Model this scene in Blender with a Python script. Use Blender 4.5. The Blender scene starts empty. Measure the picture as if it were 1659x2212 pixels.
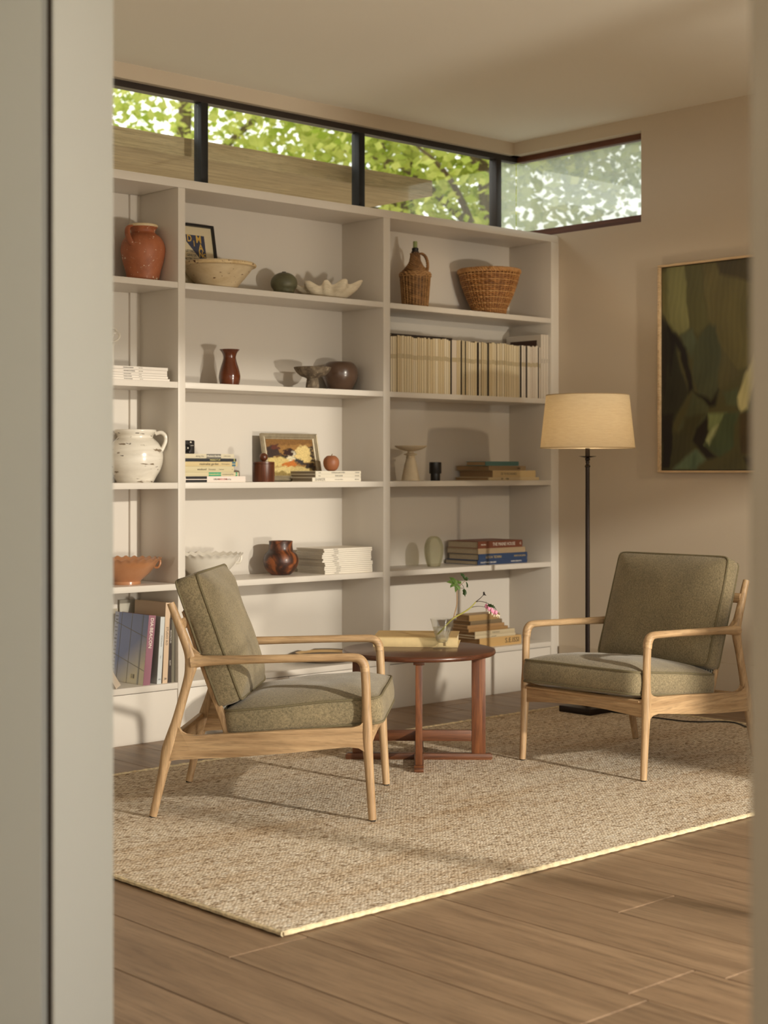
import bpy, bmesh, math, random
import numpy as np
from mathutils import Vector, Matrix

random.seed(7)
PI = math.pi
C = bpy.context.scene.collection
SC = bpy.context.scene

# ------------------------------------------------------------------ camera, world, lights, exposure
FPX, CAM_H, CX, HY = 3430.0, 1.18, 829.5, 1015.0      # focal length and horizon of the 1659x2212 frame
cam_data = bpy.data.cameras.new('camera')
cam = bpy.data.objects.new('camera', cam_data); C.objects.link(cam)
cam.location = (0, 0, CAM_H); cam.rotation_euler = (PI/2, 0, 0)
cam_data.sensor_fit = 'HORIZONTAL'; cam_data.sensor_width = 36.0
cam_data.lens = FPX/1659*36; cam_data.shift_y = -(1106-HY)/1659
cam_data.clip_start = 0.05; cam_data.clip_end = 200
cam_data.dof.use_dof = True; cam_data.dof.focus_distance = 5.7; cam_data.dof.aperture_fstop = 5.2
SC.camera = cam

world = bpy.data.worlds.new('world'); SC.world = world; world.use_nodes = True
bg = world.node_tree.nodes['Background']
bg.inputs['Color'].default_value = (1.0, 0.975, 0.935, 1); bg.inputs['Strength'].default_value = 1.95

def lamp(name, kind, loc, energy, color, **kw):
    d = bpy.data.lights.new(name, kind); d.energy = energy; d.color = color
    for k, v in kw.items(): setattr(d, k, v)
    o = bpy.data.objects.new(name, d); C.objects.link(o); o.location = loc
    return o
# low evening light coming in through the glazed garden side, to the right of the camera
sun = lamp('garden_sunlight', 'POINT', (5.2, 1.1, 2.75), 2000, (1.0, 0.88, 0.775), shadow_soft_size=0.085)
# the same light glinting back up off the wet terrace outside
glint = lamp('terrace_glint', 'POINT', (5.3, 1.0, 0.22), 820, (1.0, 0.88, 0.775), shadow_soft_size=0.20)

SC.view_settings.view_transform = 'Standard'; SC.view_settings.look = 'None'
SC.view_settings.exposure = 0.15; SC.view_settings.gamma = 1.0
SC.view_settings.use_curve_mapping = False
SC.cycles.use_denoising = True
SC.cycles.max_bounces = 10; SC.cycles.diffuse_bounces = 6; SC.cycles.glossy_bounces = 4
SC.cycles.transmission_bounces = 10; SC.cycles.transparent_max_bounces = 12
SC.cycles.caustics_reflective = False; SC.cycles.caustics_refractive = False

# ------------------------------------------------------------------ room frame: s runs along the bookcase, d into it, z up
ANG = math.radians(42.67355)
UX, UY = math.cos(ANG), math.sin(ANG)
P0 = (0.94924, 8.67771)                                  # right front corner of the bookcase on the floor
def W(s, d, z=0.0): return Vector((P0[0]+s*UX-d*UY, P0[1]+s*UY+d*UX, z))
def s_at(px, d):                                         # measured picture column -> place along the shelf at depth d
    r = (px-CX)/FPX; q = W(0, d)
    return (r*q.y-q.x)/(UX-r*UY)
def z_at(py, Y): return CAM_H-(py-HY)*Y/FPX
def ground(px, py, z=0.0):
    Y = FPX*(CAM_H-z)/(py-HY); return Vector(((px-CX)/FPX*Y, Y, z))
SHELF = [2.005, 1.5665, 1.124, 0.680, 0.2465]            # tops of the shelf boards, from above

# ------------------------------------------------------------------ materials
def lin(c):
    return tuple(((v/255)/12.92 if v/255 <= 0.04045 else ((v/255+0.055)/1.055)**2.4) for v in c[:3])
MATS = {}
def nodes(name):
    m = bpy.data.materials.new(name); m.use_nodes = True
    nt = m.node_tree; return m, nt, nt.nodes['Principled BSDF']
def link(nt, a, b): nt.links.new(a, b)
def coords(nt, scale=(1, 1, 1), kind='Object', rot=(0, 0, 0)):
    tc = nt.nodes.new('ShaderNodeTexCoord'); mp = nt.nodes.new('ShaderNodeMapping')
    mp.inputs['Scale'].default_value = scale; mp.inputs['Rotation'].default_value = rot
    link(nt, tc.outputs[kind], mp.inputs['Vector']); return mp.outputs['Vector']
def noise(nt, vec, scale, detail=4, rough=0.55, dist=0.0):
    n = nt.nodes.new('ShaderNodeTexNoise'); n.inputs['Scale'].default_value = scale
    n.inputs['Detail'].default_value = detail; n.inputs['Roughness'].default_value = rough
    n.inputs['Distortion'].default_value = dist
    link(nt, vec, n.inputs['Vector']); return n.outputs['Fac']
def ramp(nt, fac, stops, interp='LINEAR'):
    r = nt.nodes.new('ShaderNodeValToRGB'); r.color_ramp.interpolation = interp
    e = r.color_ramp.elements
    while len(e) < len(stops): e.new(0.5)
    for k, (p, c) in enumerate(stops):
        e[k].position = p; e[k].color = (*c, 1) if len(c) == 3 else c
    link(nt, fac, r.inputs['Fac']); return r.outputs['Color']
def mixc(nt, fac, a, b, mode='MIX'):
    m = nt.nodes.new('ShaderNodeMix'); m.data_type = 'RGBA'; m.blend_type = mode
    for sock, v in ((m.inputs[0], fac), (m.inputs[6], a), (m.inputs[7], b)):
        if hasattr(v, 'is_linked'): link(nt, v, sock)
        elif isinstance(v, (int, float)): sock.default_value = v
        else: sock.default_value = (*v, 1)
    return m.outputs[2]
def bump(nt, bs, h, strength, dist=0.002):
    b = nt.nodes.new('ShaderNodeBump'); b.inputs['Strength'].default_value = strength
    b.inputs['Distance'].default_value = dist; link(nt, h, b.inputs['Height'])
    link(nt, b.outputs['Normal'], bs.inputs['Normal'])
def plain(name, rgb, rough=0.6, metal=0.0, var=0.0, vs=6.0, bs=0.0, bscale=60, spec=0.5, coat=0.0):
    """one colour (sRGB 0-255), optional mottling and fine relief"""
    if name in MATS: return MATS[name]
    m, nt, b = nodes(name); c = lin(rgb)
    b.inputs['Base Color'].default_value = (*c, 1)
    b.inputs['Roughness'].default_value = rough; b.inputs['Metallic'].default_value = metal
    b.inputs['Specular IOR Level'].default_value = spec; b.inputs['Coat Weight'].default_value = coat
    if var:
        f = noise(nt, coords(nt), vs)
        col = ramp(nt, f, [(0.3, tuple(v*(1-var) for v in c)), (0.7, tuple(min(1, v*(1+var)) for v in c))])
        link(nt, col, b.inputs['Base Color'])
    if bs: bump(nt, b, noise(nt, coords(nt), bscale), bs)
    MATS[name] = m; return m
def wood(name, dark, light, axis='X', rough=0.45, fine=1.0, rand=0.0, ring=0.0):
    if name in MATS: return MATS[name]
    m, nt, b = nodes(name)
    sc = {'X': (1.6, 26, 26), 'Y': (26, 1.6, 26), 'Z': (26, 26, 1.6)}[axis]
    v = coords(nt, tuple(k*fine for k in sc))
    if rand:
        oi = nt.nodes.new('ShaderNodeObjectInfo'); vm = nt.nodes.new('ShaderNodeVectorMath'); vm.operation = 'MULTIPLY_ADD'
        cb = nt.nodes.new('ShaderNodeCombineXYZ')
        for k in range(3): link(nt, oi.outputs['Random'], cb.inputs[k])
        link(nt, cb.outputs[0], vm.inputs[0]); vm.inputs[1].default_value = (90, 90, 90); link(nt, v, vm.inputs[2]); v = vm.outputs[0]
    f1 = noise(nt, v, 1.3, 5, 0.6, 1.2); f2 = noise(nt, v, 7, 3, 0.7)
    col = ramp(nt, f1, [(0.3, lin(dark)), (0.68, lin(light))])
    fleck = ramp(nt, f2, [(0.36, (0.55, 0.55, 0.55)), (0.52, (1, 1, 1))])
    col = mixc(nt, 0.55, col, fleck, 'MULTIPLY')
    if rand:
        hs = nt.nodes.new('ShaderNodeHueSaturation'); mr = nt.nodes.new('ShaderNodeMapRange')
        mr.inputs['To Min'].default_value = 1-rand; mr.inputs['To Max'].default_value = 1+rand
        link(nt, oi.outputs['Random'], mr.inputs['Value']); link(nt, mr.outputs[0], hs.inputs['Value'])
        link(nt, col, hs.inputs['Color']); col = hs.outputs[0]
    link(nt, col, b.inputs['Base Color']); b.inputs['Roughness'].default_value = rough
    bump(nt, b, f2, 0.12, 0.001)
    MATS[name] = m; return m
def patchy(name, stops, scale=8, rough=0.5, detail=6, dist=0.6, specks=None, coat=0.0, stretch=(1, 1, 1), bs=0.1):
    """mottled glaze or clay; specks = (rgb, threshold, scale)"""
    if name in MATS: return MATS[name]
    m, nt, b = nodes(name)
    v = coords(nt, stretch)
    col = ramp(nt, noise(nt, v, scale, detail, 0.6, dist), [(p, lin(c)) for p, c in stops])
    if specks:
        for rgb, th, s in (specks if isinstance(specks, list) else [specks]):
            f = ramp(nt, noise(nt, v, s, 3, 0.6), [(th, (0, 0, 0)), (min(1, th+0.03), (1, 1, 1))])
            col = mixc(nt, f, col, lin(rgb))
    link(nt, col, b.inputs['Base Color']); b.inputs['Roughness'].default_value = rough
    b.inputs['Coat Weight'].default_value = coat; b.inputs['Coat Roughness'].default_value = 0.15
    if bs: bump(nt, b, noise(nt, v, scale*6, 4), bs)
    MATS[name] = m; return m
def fabric(name, rgb, scale=420, var=0.35, bs=0.5):
    if name in MATS: return MATS[name]
    m, nt, b = nodes(name); c = lin(rgb)
    a = noise(nt, coords(nt, (1, 0.35, 1)), scale, 2, 0.6); d = noise(nt, coords(nt, (0.3, 1, 0.3)), scale, 2, 0.6)
    big = noise(nt, coords(nt), 7, 4, 0.6)
    mx = nt.nodes.new('ShaderNodeMath'); mx.operation = 'ADD'; link(nt, a, mx.inputs[0]); link(nt, d, mx.inputs[1])
    hf = nt.nodes.new('ShaderNodeMath'); hf.operation = 'MULTIPLY'; link(nt, mx.outputs[0], hf.inputs[0]); hf.inputs[1].default_value = 0.5
    col = ramp(nt, hf.outputs[0], [(0.38, tuple(v*(1-var) for v in c)), (0.62, tuple(v*(1+var) for v in c))])
    tint = ramp(nt, big, [(0.3, (0.82, 0.82, 0.82)), (0.7, (1.1, 1.08, 1.05))])
    col = mixc(nt, 1.0, col, tint, 'MULTIPLY')
    link(nt, col, b.inputs['Base Color']); b.inputs['Roughness'].default_value = 0.9
    b.inputs['Specular IOR Level'].default_value = 0.15; b.inputs['Sheen Weight'].default_value = 0.25
    b.inputs['Sheen Roughness'].default_value = 0.5
    bump(nt, b, hf.outputs[0], bs, 0.0015)
    MATS[name] = m; return m
def thin_glass(name, tint=(1, 1, 1), gloss=0.08, haze_mix=0.0):
    if name in MATS: return MATS[name]
    m = bpy.data.materials.new(name); m.use_nodes = True; nt = m.node_tree; nt.nodes.clear()
    out = nt.nodes.new('ShaderNodeOutputMaterial'); tr = nt.nodes.new('ShaderNodeBsdfTransparent')
    gl = nt.nodes.new('ShaderNodeBsdfGlossy'); gl.inputs['Roughness'].default_value = 0.02
    tr.inputs['Color'].default_value = (*tint, 1)
    mx = nt.nodes.new('ShaderNodeMixShader'); mx.inputs[0].default_value = gloss
    link(nt, tr.outputs[0], mx.inputs[1]); link(nt, gl.outputs[0], mx.inputs[2]); last = mx.outputs[0]
    if haze_mix:  # pale mix painted in for the haze of reflections on the pane
        df = nt.nodes.new('ShaderNodeBsdfTranslucent'); df.inputs['Color'].default_value = (0.8, 0.85, 0.85, 1)
        m2 = nt.nodes.new('ShaderNodeMixShader'); m2.inputs[0].default_value = haze_mix
        link(nt, last, m2.inputs[1]); link(nt, df.outputs[0], m2.inputs[2]); last = m2.outputs[0]
    link(nt, last, out.inputs['Surface']); MATS[name] = m; return m
def solid_glass(name, rgb=(255, 255, 255), ior=1.45, rough=0.0):
    if name in MATS: return MATS[name]
    m, nt, b = nodes(name)
    b.inputs['Base Color'].default_value = (*lin(rgb), 1); b.inputs['Transmission Weight'].default_value = 1
    b.inputs['Roughness'].default_value = rough; b.inputs['IOR'].default_value = ior
    MATS[name] = m; return m
def clear_glass(name, rgb, ior=1.45, clear=0.5):
    """refracting glass that also passes light straight on, so that it throws a pale shadow"""
    if name in MATS: return MATS[name]
    m, nt, b = nodes(name); b.inputs['Base Color'].default_value = (*lin(rgb), 1); b.inputs['Transmission Weight'].default_value = 1
    b.inputs['Roughness'].default_value = 0.0; b.inputs['IOR'].default_value = ior
    tr = nt.nodes.new('ShaderNodeBsdfTransparent'); tr.inputs[0].default_value = (*lin(rgb), 1)
    mx = nt.nodes.new('ShaderNodeMixShader'); mx.inputs[0].default_value = clear
    link(nt, b.outputs[0], mx.inputs[1]); link(nt, tr.outputs[0], mx.inputs[2]); link(nt, mx.outputs[0], nt.nodes['Material Output'].inputs['Surface'])
    MATS[name] = m; return m
def fresnel_glass(name, tint=(1, 1, 1), blend=0.25):
    if name in MATS: return MATS[name]
    m = bpy.data.materials.new(name); m.use_nodes = True; nt = m.node_tree; nt.nodes.clear()
    out = nt.nodes.new('ShaderNodeOutputMaterial'); tr = nt.nodes.new('ShaderNodeBsdfTransparent'); gl = nt.nodes.new('ShaderNodeBsdfGlossy')
    gl.inputs['Roughness'].default_value = 0.03; tr.inputs['Color'].default_value = (*tint, 1)
    lw = nt.nodes.new('ShaderNodeLayerWeight'); lw.inputs['Blend'].default_value = blend
    pw_ = nt.nodes.new('ShaderNodeMath'); pw_.operation = 'POWER'; link(nt, lw.outputs['Facing'], pw_.inputs[0]); pw_.inputs[1].default_value = 3.0
    ml = nt.nodes.new('ShaderNodeMath'); ml.operation = 'MULTIPLY_ADD'; link(nt, pw_.outputs[0], ml.inputs[0]); ml.inputs[1].default_value = 0.55; ml.inputs[2].default_value = 0.06
    mx = nt.nodes.new('ShaderNodeMixShader'); link(nt, ml.outputs[0], mx.inputs[0])
    link(nt, tr.outputs[0], mx.inputs[1]); link(nt, gl.outputs[0], mx.inputs[2]); link(nt, mx.outputs[0], out.inputs['Surface'])
    MATS[name] = m; return m
def painted(name, rough=0.55, gain=1.0, coat=0.0):
    if name in MATS: return MATS[name]
    m, nt, b = nodes(name); a = nt.nodes.new('ShaderNodeVertexColor'); a.layer_name = 'paint'
    col = mixc(nt, 1.0, a.outputs['Color'], (gain, gain, gain), 'MULTIPLY') if gain != 1 else a.outputs['Color']
    link(nt, col, b.inputs['Base Color']); b.inputs['Roughness'].default_value = rough
    b.inputs['Coat Weight'].default_value = coat
    bump(nt, b, noise(nt, coords(nt, (3, 3, 1)), 60, 4), 0.25, 0.002)
    MATS[name] = m; return m

WHITE = plain('white_bookcase_paint', (214, 207, 197), 0.36, bs=0.03, bscale=35)
WALLM = plain('warm_wall_paint', (204, 190, 170), 0.75, bs=0.05, bscale=120)
JAMB = plain('grey_white_jamb_paint', (200, 201, 193), 0.6)
OAKX = wood('oak_grain_lengthwise', (158, 126, 90), (200, 168, 128), 'X', 0.5)
OAKZ = wood('oak_grain_upright', (158, 126, 90), (200, 168, 128), 'Z', 0.5)
OAKY = wood('oak_grain_crosswise', (158, 126, 90), (200, 168, 128), 'Y', 0.5)
TEAKX = wood('red_brown_wood_lengthwise', (70, 38, 20), (128, 78, 46), 'X', 0.4)
TEAKY = wood('red_brown_wood_crosswise', (70, 38, 20), (128, 78, 46), 'Y', 0.4)
TEAKZ = wood('red_brown_wood_upright', (74, 38, 20), (140, 86, 50), 'Z', 0.42)
TOPM = wood('dark_table_top_wood', (70, 38, 24), (98, 58, 38), 'X', 0.28)
LINEN = fabric('olive_linen', (136, 124, 98))
PIPE = plain('olive_piping', (112, 102, 76), 0.9, var=0.2, vs=300)
PLANK = wood('floor_board_wood', (122, 98, 76), (152, 126, 100), 'Y', 0.42, 0.5, 0.10)
DARKM = plain('dark_brown_metal', (40, 28, 22), 0.4, 0.5)
BLACK = plain('black_rubber', (18, 17, 16), 0.6)
PAPER = plain('page_paper', (214, 200, 172), 0.85, var=0.10, vs=200)

# ------------------------------------------------------------------ mesh helpers
class MB:
    def __init__(self): self.bm = bmesh.new(); self.mi = 0
    def _mark(self, faces):
        for f in faces: f.material_index = self.mi
    def box(self, x0, x1, y0, y1, z0, z1, bev=0.0, seg=2, M=None):
        vs = [self.bm.verts.new((x, y, z)) for z in (z0, z1) for y in (y0, y1) for x in (x0, x1)]
        fs = [self.bm.faces.new([vs[i] for i in q]) for q in
              ((0, 2, 3, 1), (4, 5, 7, 6), (0, 1, 5, 4), (2, 6, 7, 3), (0, 4, 6, 2), (1, 3, 7, 5))]
        self._mark(fs)
        if bev > 0:
            es = list({e for f in fs for e in f.edges})
            r = bmesh.ops.bevel(self.bm, geom=es, offset=bev, segments=seg, affect='EDGES', profile=0.5)
            self._mark(r['faces']); vs = list({v for f in r['faces'] for v in f.verts} | {v for v in vs if v.is_valid})
        if M is not None:
            for v in vs: v.co = M @ v.co
        return self
    def prism(self, outline, y0, y1, bev=0.0, plane='XZ', M=None):
        def mk(a, b, t): return (a, t, b) if plane == 'XZ' else ((a, b, t) if plane == 'XY' else (t, a, b))
        n = len(outline)
        A = [self.bm.verts.new(mk(a, b, y0)) for a, b in outline]; B = [self.bm.verts.new(mk(a, b, y1)) for a, b in outline]
        fs = [self.bm.faces.new(A), self.bm.faces.new(B[::-1])]
        fs += [self.bm.faces.new((A[i], B[i], B[(i+1) % n], A[(i+1) % n])) for i in range(n)]
        self._mark(fs); vs = A+B
        if bev > 0:
            es = [e for e in fs[0].edges]+[e for e in fs[1].edges]
            r = bmesh.ops.bevel(self.bm, geom=es, offset=bev, segments=2, affect='EDGES', profile=0.5, clamp_overlap=True)
            self._mark(r['faces']); vs = list({v for f in r['faces'] for v in f.verts} | {v for v in vs if v.is_valid})
        if M is not None:
            for v in vs: v.co = M @ v.co
        return self
    def tube(self, pts, r, n=10, bi=None, cap=True, closed=False, dome=False):
        """pts: 3-D points; r: number, or list of numbers or (in-plane, across) pairs; bi: fixed across-vector"""
        P = [Vector(p) for p in pts]; m = len(P)
        R = r if isinstance(r, (list, tuple)) else [r]*m
        R = [(q, q) if isinstance(q, (int, float)) else q for q in R]
        T = []
        for i in range(m):
            a = P[(i-1) % m] if (closed or i > 0) else P[i]; b = P[(i+1) % m] if (closed or i < m-1) else P[i]
            T.append((b-a).normalized())
        rings = []; nv = None
        for i in range(m):
            if bi is not None:
                B = Vector(bi); B = (B-T[i]*B.dot(T[i])).normalized(); N = B.cross(T[i]).normalized()
            else:
                if nv is None:
                    ref = Vector((0, 0, 1)) if abs(T[i].z) < 0.9 else Vector((1, 0, 0))
                    nv = (ref-T[i]*ref.dot(T[i])).normalized()
                else: nv = (nv-T[i]*nv.dot(T[i])).normalized()
                N = nv; B = T[i].cross(N)
            rings.append([self.bm.verts.new(P[i]+N*(R[i][0]*math.cos(2*PI*k/n))+B*(R[i][1]*math.sin(2*PI*k/n))) for k in range(n)])
        fs = []
        for i in range(m if closed else m-1):
            a, b = rings[i], rings[(i+1) % m]
            for k in range(n): fs.append(self.bm.faces.new((a[k], a[(k+1) % n], b[(k+1) % n], b[k])))
        if cap and not closed:
            for ring, t, q, sg in ((rings[0], T[0], R[0], -1), (rings[-1], T[-1], R[-1], 1)):
                if dome:
                    c = sum((v.co for v in ring), Vector())/n; last = ring
                    for ff, hh in ((0.8, 0.45), (0.45, 0.75)):
                        nr = [self.bm.verts.new(c+(v.co-c)*ff+t*sg*hh*min(q)) for v in ring]
                        for k in range(n): fs.append(self.bm.faces.new((last[k], last[(k+1) % n], nr[(k+1) % n], nr[k])))
                        last = nr
                    fs.append(self.bm.faces.new(last))
                else: fs.append(self.bm.faces.new(ring))
        self._mark(fs); return self
    def lathe(self, prof, n=48, wave=None):
        """prof: (radius, z) from the bottom centre outwards, up, and back down inside"""
        rings = []
        for r, z in prof:
            if r < 1e-5: rings.append([self.bm.verts.new((0, 0, z))])
            else:
                ring = []
                for k in range(n):
                    a = 2*PI*k/n; rr, zz = (r, z) if wave is None else wave(r, z, a)
                    ring.append(self.bm.verts.new((rr*math.sin(a), -rr*math.cos(a), zz)))
                rings.append(ring)
        fs = []
        for a, b in zip(rings, rings[1:]):
            for k in range(n):
                k2 = (k+1) % n
                if len(a) == 1 and len(b) == 1: continue
                if len(a) == 1: fs.append(self.bm.faces.new((a[0], b[k2], b[k])))
                elif len(b) == 1: fs.append(self.bm.faces.new((a[k], a[k2], b[0])))
                else: fs.append(self.bm.faces.new((a[k], a[k2], b[k2], b[k])))
        if len(rings[0]) > 1: fs.append(self.bm.faces.new(rings[0]))
        if len(rings[-1]) > 1 and prof[-1][0] < prof[-2][0]: fs.append(self.bm.faces.new(rings[-1][::-1]))
        self._mark(fs); return self
    def face(self, pts):
        self._mark([self.bm.faces.new([self.bm.verts.new(p) for p in pts])]); return self
    def move(self, M):
        for v in self.bm.verts: v.co = M @ v.co
        return self
    def build(self, name, mat, parent=None, loc=(0, 0, 0), rz=0.0, smooth=40, kind=None):
        bmesh.ops.recalc_face_normals(self.bm, faces=self.bm.faces[:])
        me = bpy.data.meshes.new(name); self.bm.to_mesh(me); self.bm.free()
        for m in (mat if isinstance(mat, (list, tuple)) else [mat]): me.materials.append(m)
        if smooth:
            me.polygons.foreach_set('use_smooth', [True]*len(me.polygons)); me.set_sharp_from_angle(angle=math.radians(smooth))
        return put(name, me, parent, loc, rz, kind)
def put(name, data, parent=None, loc=(0, 0, 0), rz=0.0, kind=None):
    o = bpy.data.objects.new(name, data); C.objects.link(o)
    o.location = loc; o.rotation_euler = (0, 0, rz) if isinstance(rz, (int, float)) else rz
    if parent is not None: o.parent = parent
    if kind: o['kind'] = kind
    return o
def tag(o, label, cat, group=None):
    o['label'] = label; o['category'] = cat
    if group: o['group'] = group
    return o
def thing(name, label, cat, loc=(0, 0, 0), rz=0.0, group=None):
    return tag(put(name, None, None, loc, rz), label, cat, group)
def dup(root, loc, rz, label):
    r = root.copy(); C.objects.link(r); r.location = loc; r.rotation_euler = (0, 0, rz); r['label'] = label
    for ch in list(root.children):
        c = ch.copy(); C.objects.link(c); c.parent = r
        for g in list(ch.children):
            d = g.copy(); C.objects.link(d); d.parent = c
    return r
def curve(pts, k=6, closed=False):
    """smooth (Catmull-Rom) resampling of tuples of any length"""
    P = [np.array(p, float) for p in pts]; n = len(P); out = []
    for i in range(n if closed else n-1):
        p1, p2 = P[i], P[(i+1) % n]
        p0 = P[(i-1) % n] if (closed or i > 0) else 2*p1-p2
        p3 = P[(i+2) % n] if (closed or i < n-2) else 2*p2-p1
        for j in range(k):
            t = j/k
            out.append(0.5*((2*p1)+(p2-p0)*t+(2*p0-5*p1+4*p2-p3)*t*t+(3*p1-p0-3*p2+p3)*t**3))
    if not closed: out.append(P[-1])
    return [tuple(float(x) for x in q) for q in out]
def letters(text, size, mat, parent, loc, rot, name='lettering', align='LEFT', sx=1.0, bold=0.0):
    cu = bpy.data.curves.new(name, 'FONT'); cu.body = text; cu.size = size
    cu.align_x = align; cu.align_y = 'CENTER'; cu.extrude = 0.00025; cu.offset = bold; cu.resolution_u = 2
    cu.materials.append(mat)
    tmp = bpy.data.objects.new(name, cu); C.objects.link(tmp)
    me = bpy.data.meshes.new_from_object(tmp); bpy.data.objects.remove(tmp); bpy.data.curves.remove(cu); me.name = name
    o = put(name, me, parent, loc, rot); o.scale = (sx, 1, 1)
    return o
def paint_mesh(w, h, nx, ny, fn):
    """flat panel in local XZ facing -Y, one colour per vertex from fn(u, v) -> (n,3) linear; u to the right, v down"""
    u, v = np.meshgrid(np.linspace(0, 1, nx), np.linspace(0, 1, ny)); col = fn(u.ravel(), v.ravel())
    co = np.stack([(u.ravel()-0.5)*w, np.zeros(u.size), (1-v.ravel())*h], 1)
    i = np.arange((ny-1)*(nx-1)); r, c = i//(nx-1), i % (nx-1); a = r*nx+c
    faces = np.stack([a, a+nx, a+nx+1, a+1], 1)
    me = bpy.data.meshes.new('painted_panel'); me.from_pydata(co.tolist(), [], faces.tolist())
    at = me.color_attributes.new('paint', 'FLOAT_COLOR', 'POINT')
    at.data.foreach_set('color', np.concatenate([np.clip(col, 0, 1), np.ones((col.shape[0], 1))], 1).astype(np.float32).ravel())
    return me
def in_poly(u, v, poly, soft=0.01):
    """soft inside mask of a polygon"""
    ins = np.zeros(u.shape, bool); dmin = np.full(u.shape, 9.0); n = len(poly)
    for i in range(n):
        x1, y1 = poly[i]; x2, y2 = poly[(i+1) % n]
        c = (y1 > v) != (y2 > v)
        with np.errstate(divide='ignore', invalid='ignore'):
            ins ^= c & (u < (x2-x1)*(v-y1)/((y2-y1) if y2 != y1 else 1e-9)+x1)
        L = (x2-x1)**2+(y2-y1)**2+1e-12; t = np.clip(((u-x1)*(x2-x1)+(v-y1)*(y2-y1))/L, 0, 1)
        dmin = np.minimum(dmin, np.hypot(u-x1-t*(x2-x1), v-y1-t*(y2-y1)))
    sd = np.where(ins, dmin, -dmin); return np.clip(sd/soft*0.5+0.5, 0, 1)
def wob(u, v, k, amp):
    """cheap smooth wobble"""
    return amp*(np.sin(u*k*6.1+np.sin(v*k*3.7)*2)+np.sin(v*k*5.3+u*k*2.1))*0.5
# ------------------------------------------------------------------ the room
P0V = (P0[0], P0[1], 0.0)
def room(name, mb, mat, parent=None, kind='structure', smooth=30):
    if parent is None: return mb.build(name, mat, None, P0V, ANG, smooth, kind)
    return mb.build(name, mat, parent, (0, 0, 0), 0.0, smooth)
FLOORB = plain('floor_base_dark', (70, 52, 38), 0.8)
fl = room('floor', MB().box(-8.0, 0.3, -8.0, 0.4, -0.10, -0.012), FLOORB)
pl_mesh = []
for L in (2.2, 1.7, 1.25):
    mb = MB().box(-0.1235, 0.1235, 0.002, L-0.002, -0.012, 0.0, 0.0015, 1)
    o = mb.build('plank', PLANK, fl, smooth=0); pl_mesh.append((L, o.data)); bpy.data.objects.remove(o)
rp = random.Random(3); k = 0
for i in range(29):
    s = -0.125-0.25*i; y = -6.6+rp.uniform(0, 1.2)
    y0 = -6.7 if s < -2.2 else -4.98
    y = y0-rp.uniform(0, 1.2)
    while y < 0.3:
        L, me = rp.choice(pl_mesh)
        if y+L > -6.9: put('plank', me, fl, (s, y, 0))
        y += L
GROUND = plain('terrace_ground', (150, 140, 122), 0.9, var=0.2, vs=1.5)
g = MB().box(-40, 40, -40, 40, -0.30, -0.14).build('ground', GROUND, None, (0, 8, 0), 0, 0, 'structure')

CEIL = plain('ceiling_paint', (236, 232, 222), 0.8)
room('ceiling', MB().box(-5.3, 0.20, -5.2, 0.50, 3.02, 3.16), CEIL)
# right-hand wall with the corner window cut into it
room('wall_right', MB().box(0.013, 0.16, -5.15, 0.46, -0.1, 2.472).box(0.013, 0.16, -5.15, -0.562, 2.472, 3.02)
     .box(0.013, 0.16, -0.562, 0.46, 2.95, 3.02), WALLM)
room('wall_back', MB().box(-5.25, 0.16, 0.335, 0.46, -0.1, 2.475).box(-5.25, 0.16, 0.335, 0.46, 2.95, 3.02), WALLM)
# garden side: glazed doors on the left, solid wall with a high slot window on the right
room('wall_garden', MB().box(-1.70, 0.16, -5.14, -5.0, -0.1, 0.75).box(-1.70, 0.16, -5.14, -5.0, 1.15, 1.63).box(-1.70, -1.645, -5.14, -5.0, 0.75, 1.15).box(-0.35, 0.16, -5.14, -5.0, 0.75, 1.15).box(-1.70, -1.645, -5.14, -5.0, 1.63, 2.60)
     .box(-0.35, 0.16, -5.14, -5.0, 1.63, 2.60).box(-1.70, 0.16, -5.14, -5.0, 2.60, 3.02)
     .box(-5.1, -1.70, -5.14, -5.0, 2.36, 3.02).box(-3.86, -3.72, -5.14, -5.0, -0.1, 2.36), WALLM)
FRAME = plain('dark_window_frame', (44, 34, 28), 0.5)
PANE = thin_glass('window_pane_glass', (0.97, 0.99, 0.97), 0.05)
HAZE = thin_glass('hazy_pane_glass', (0.84, 0.87, 0.83), 0.10, 0.20)
dr = room('door_1', MB().box(-3.72, -1.70, -5.10, -5.05, 2.32, 2.36).box(-3.72, -1.70, -5.10, -5.05, -0.05, 0.02), FRAME)
for s in (-3.70, -2.66, -1.715):
    room('mullion', MB().box(s-0.02, s+0.02, -5.10, -5.05, 0.02, 2.32, 0.004), FRAME, dr)
for a, b in ((-3.68, -2.68), (-2.64, -1.735)):
    room('pane', MB().box(a, b, -5.079, -5.073, 0.02, 2.32), PANE, dr)
DIFFUSER = bpy.data.materials.new('added_diffusing_pane'); DIFFUSER.use_nodes = True; nt = DIFFUSER.node_tree; nt.nodes.clear()
tl = nt.nodes.new('ShaderNodeBsdfTranslucent'); tl.inputs[0].default_value = (0.60, 0.60, 0.57, 1); out = nt.nodes.new('ShaderNodeOutputMaterial'); link(nt, tl.outputs[0], out.inputs['Surface'])
room('pane', MB().box(-5.09, -3.862, -5.079, -5.073, 0.0, 2.36), DIFFUSER, dr)  # unseen pane added to spread soft light onto the hall jamb
w3 = room('window_3', MB().box(-1.645, -0.35, -5.09, -5.05, 1.63, 1.645).box(-1.645, -0.35, -5.09, -5.05, 2.57, 2.60), FRAME)
room('pane', MB().box(-1.645, -0.35, -5.073, -5.067, 1.645, 1.965), PANE, w3)
room('transom', MB().box(-1.645, -0.35, -5.085, -5.055, 1.965, 1.985), FRAME, w3)
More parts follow.
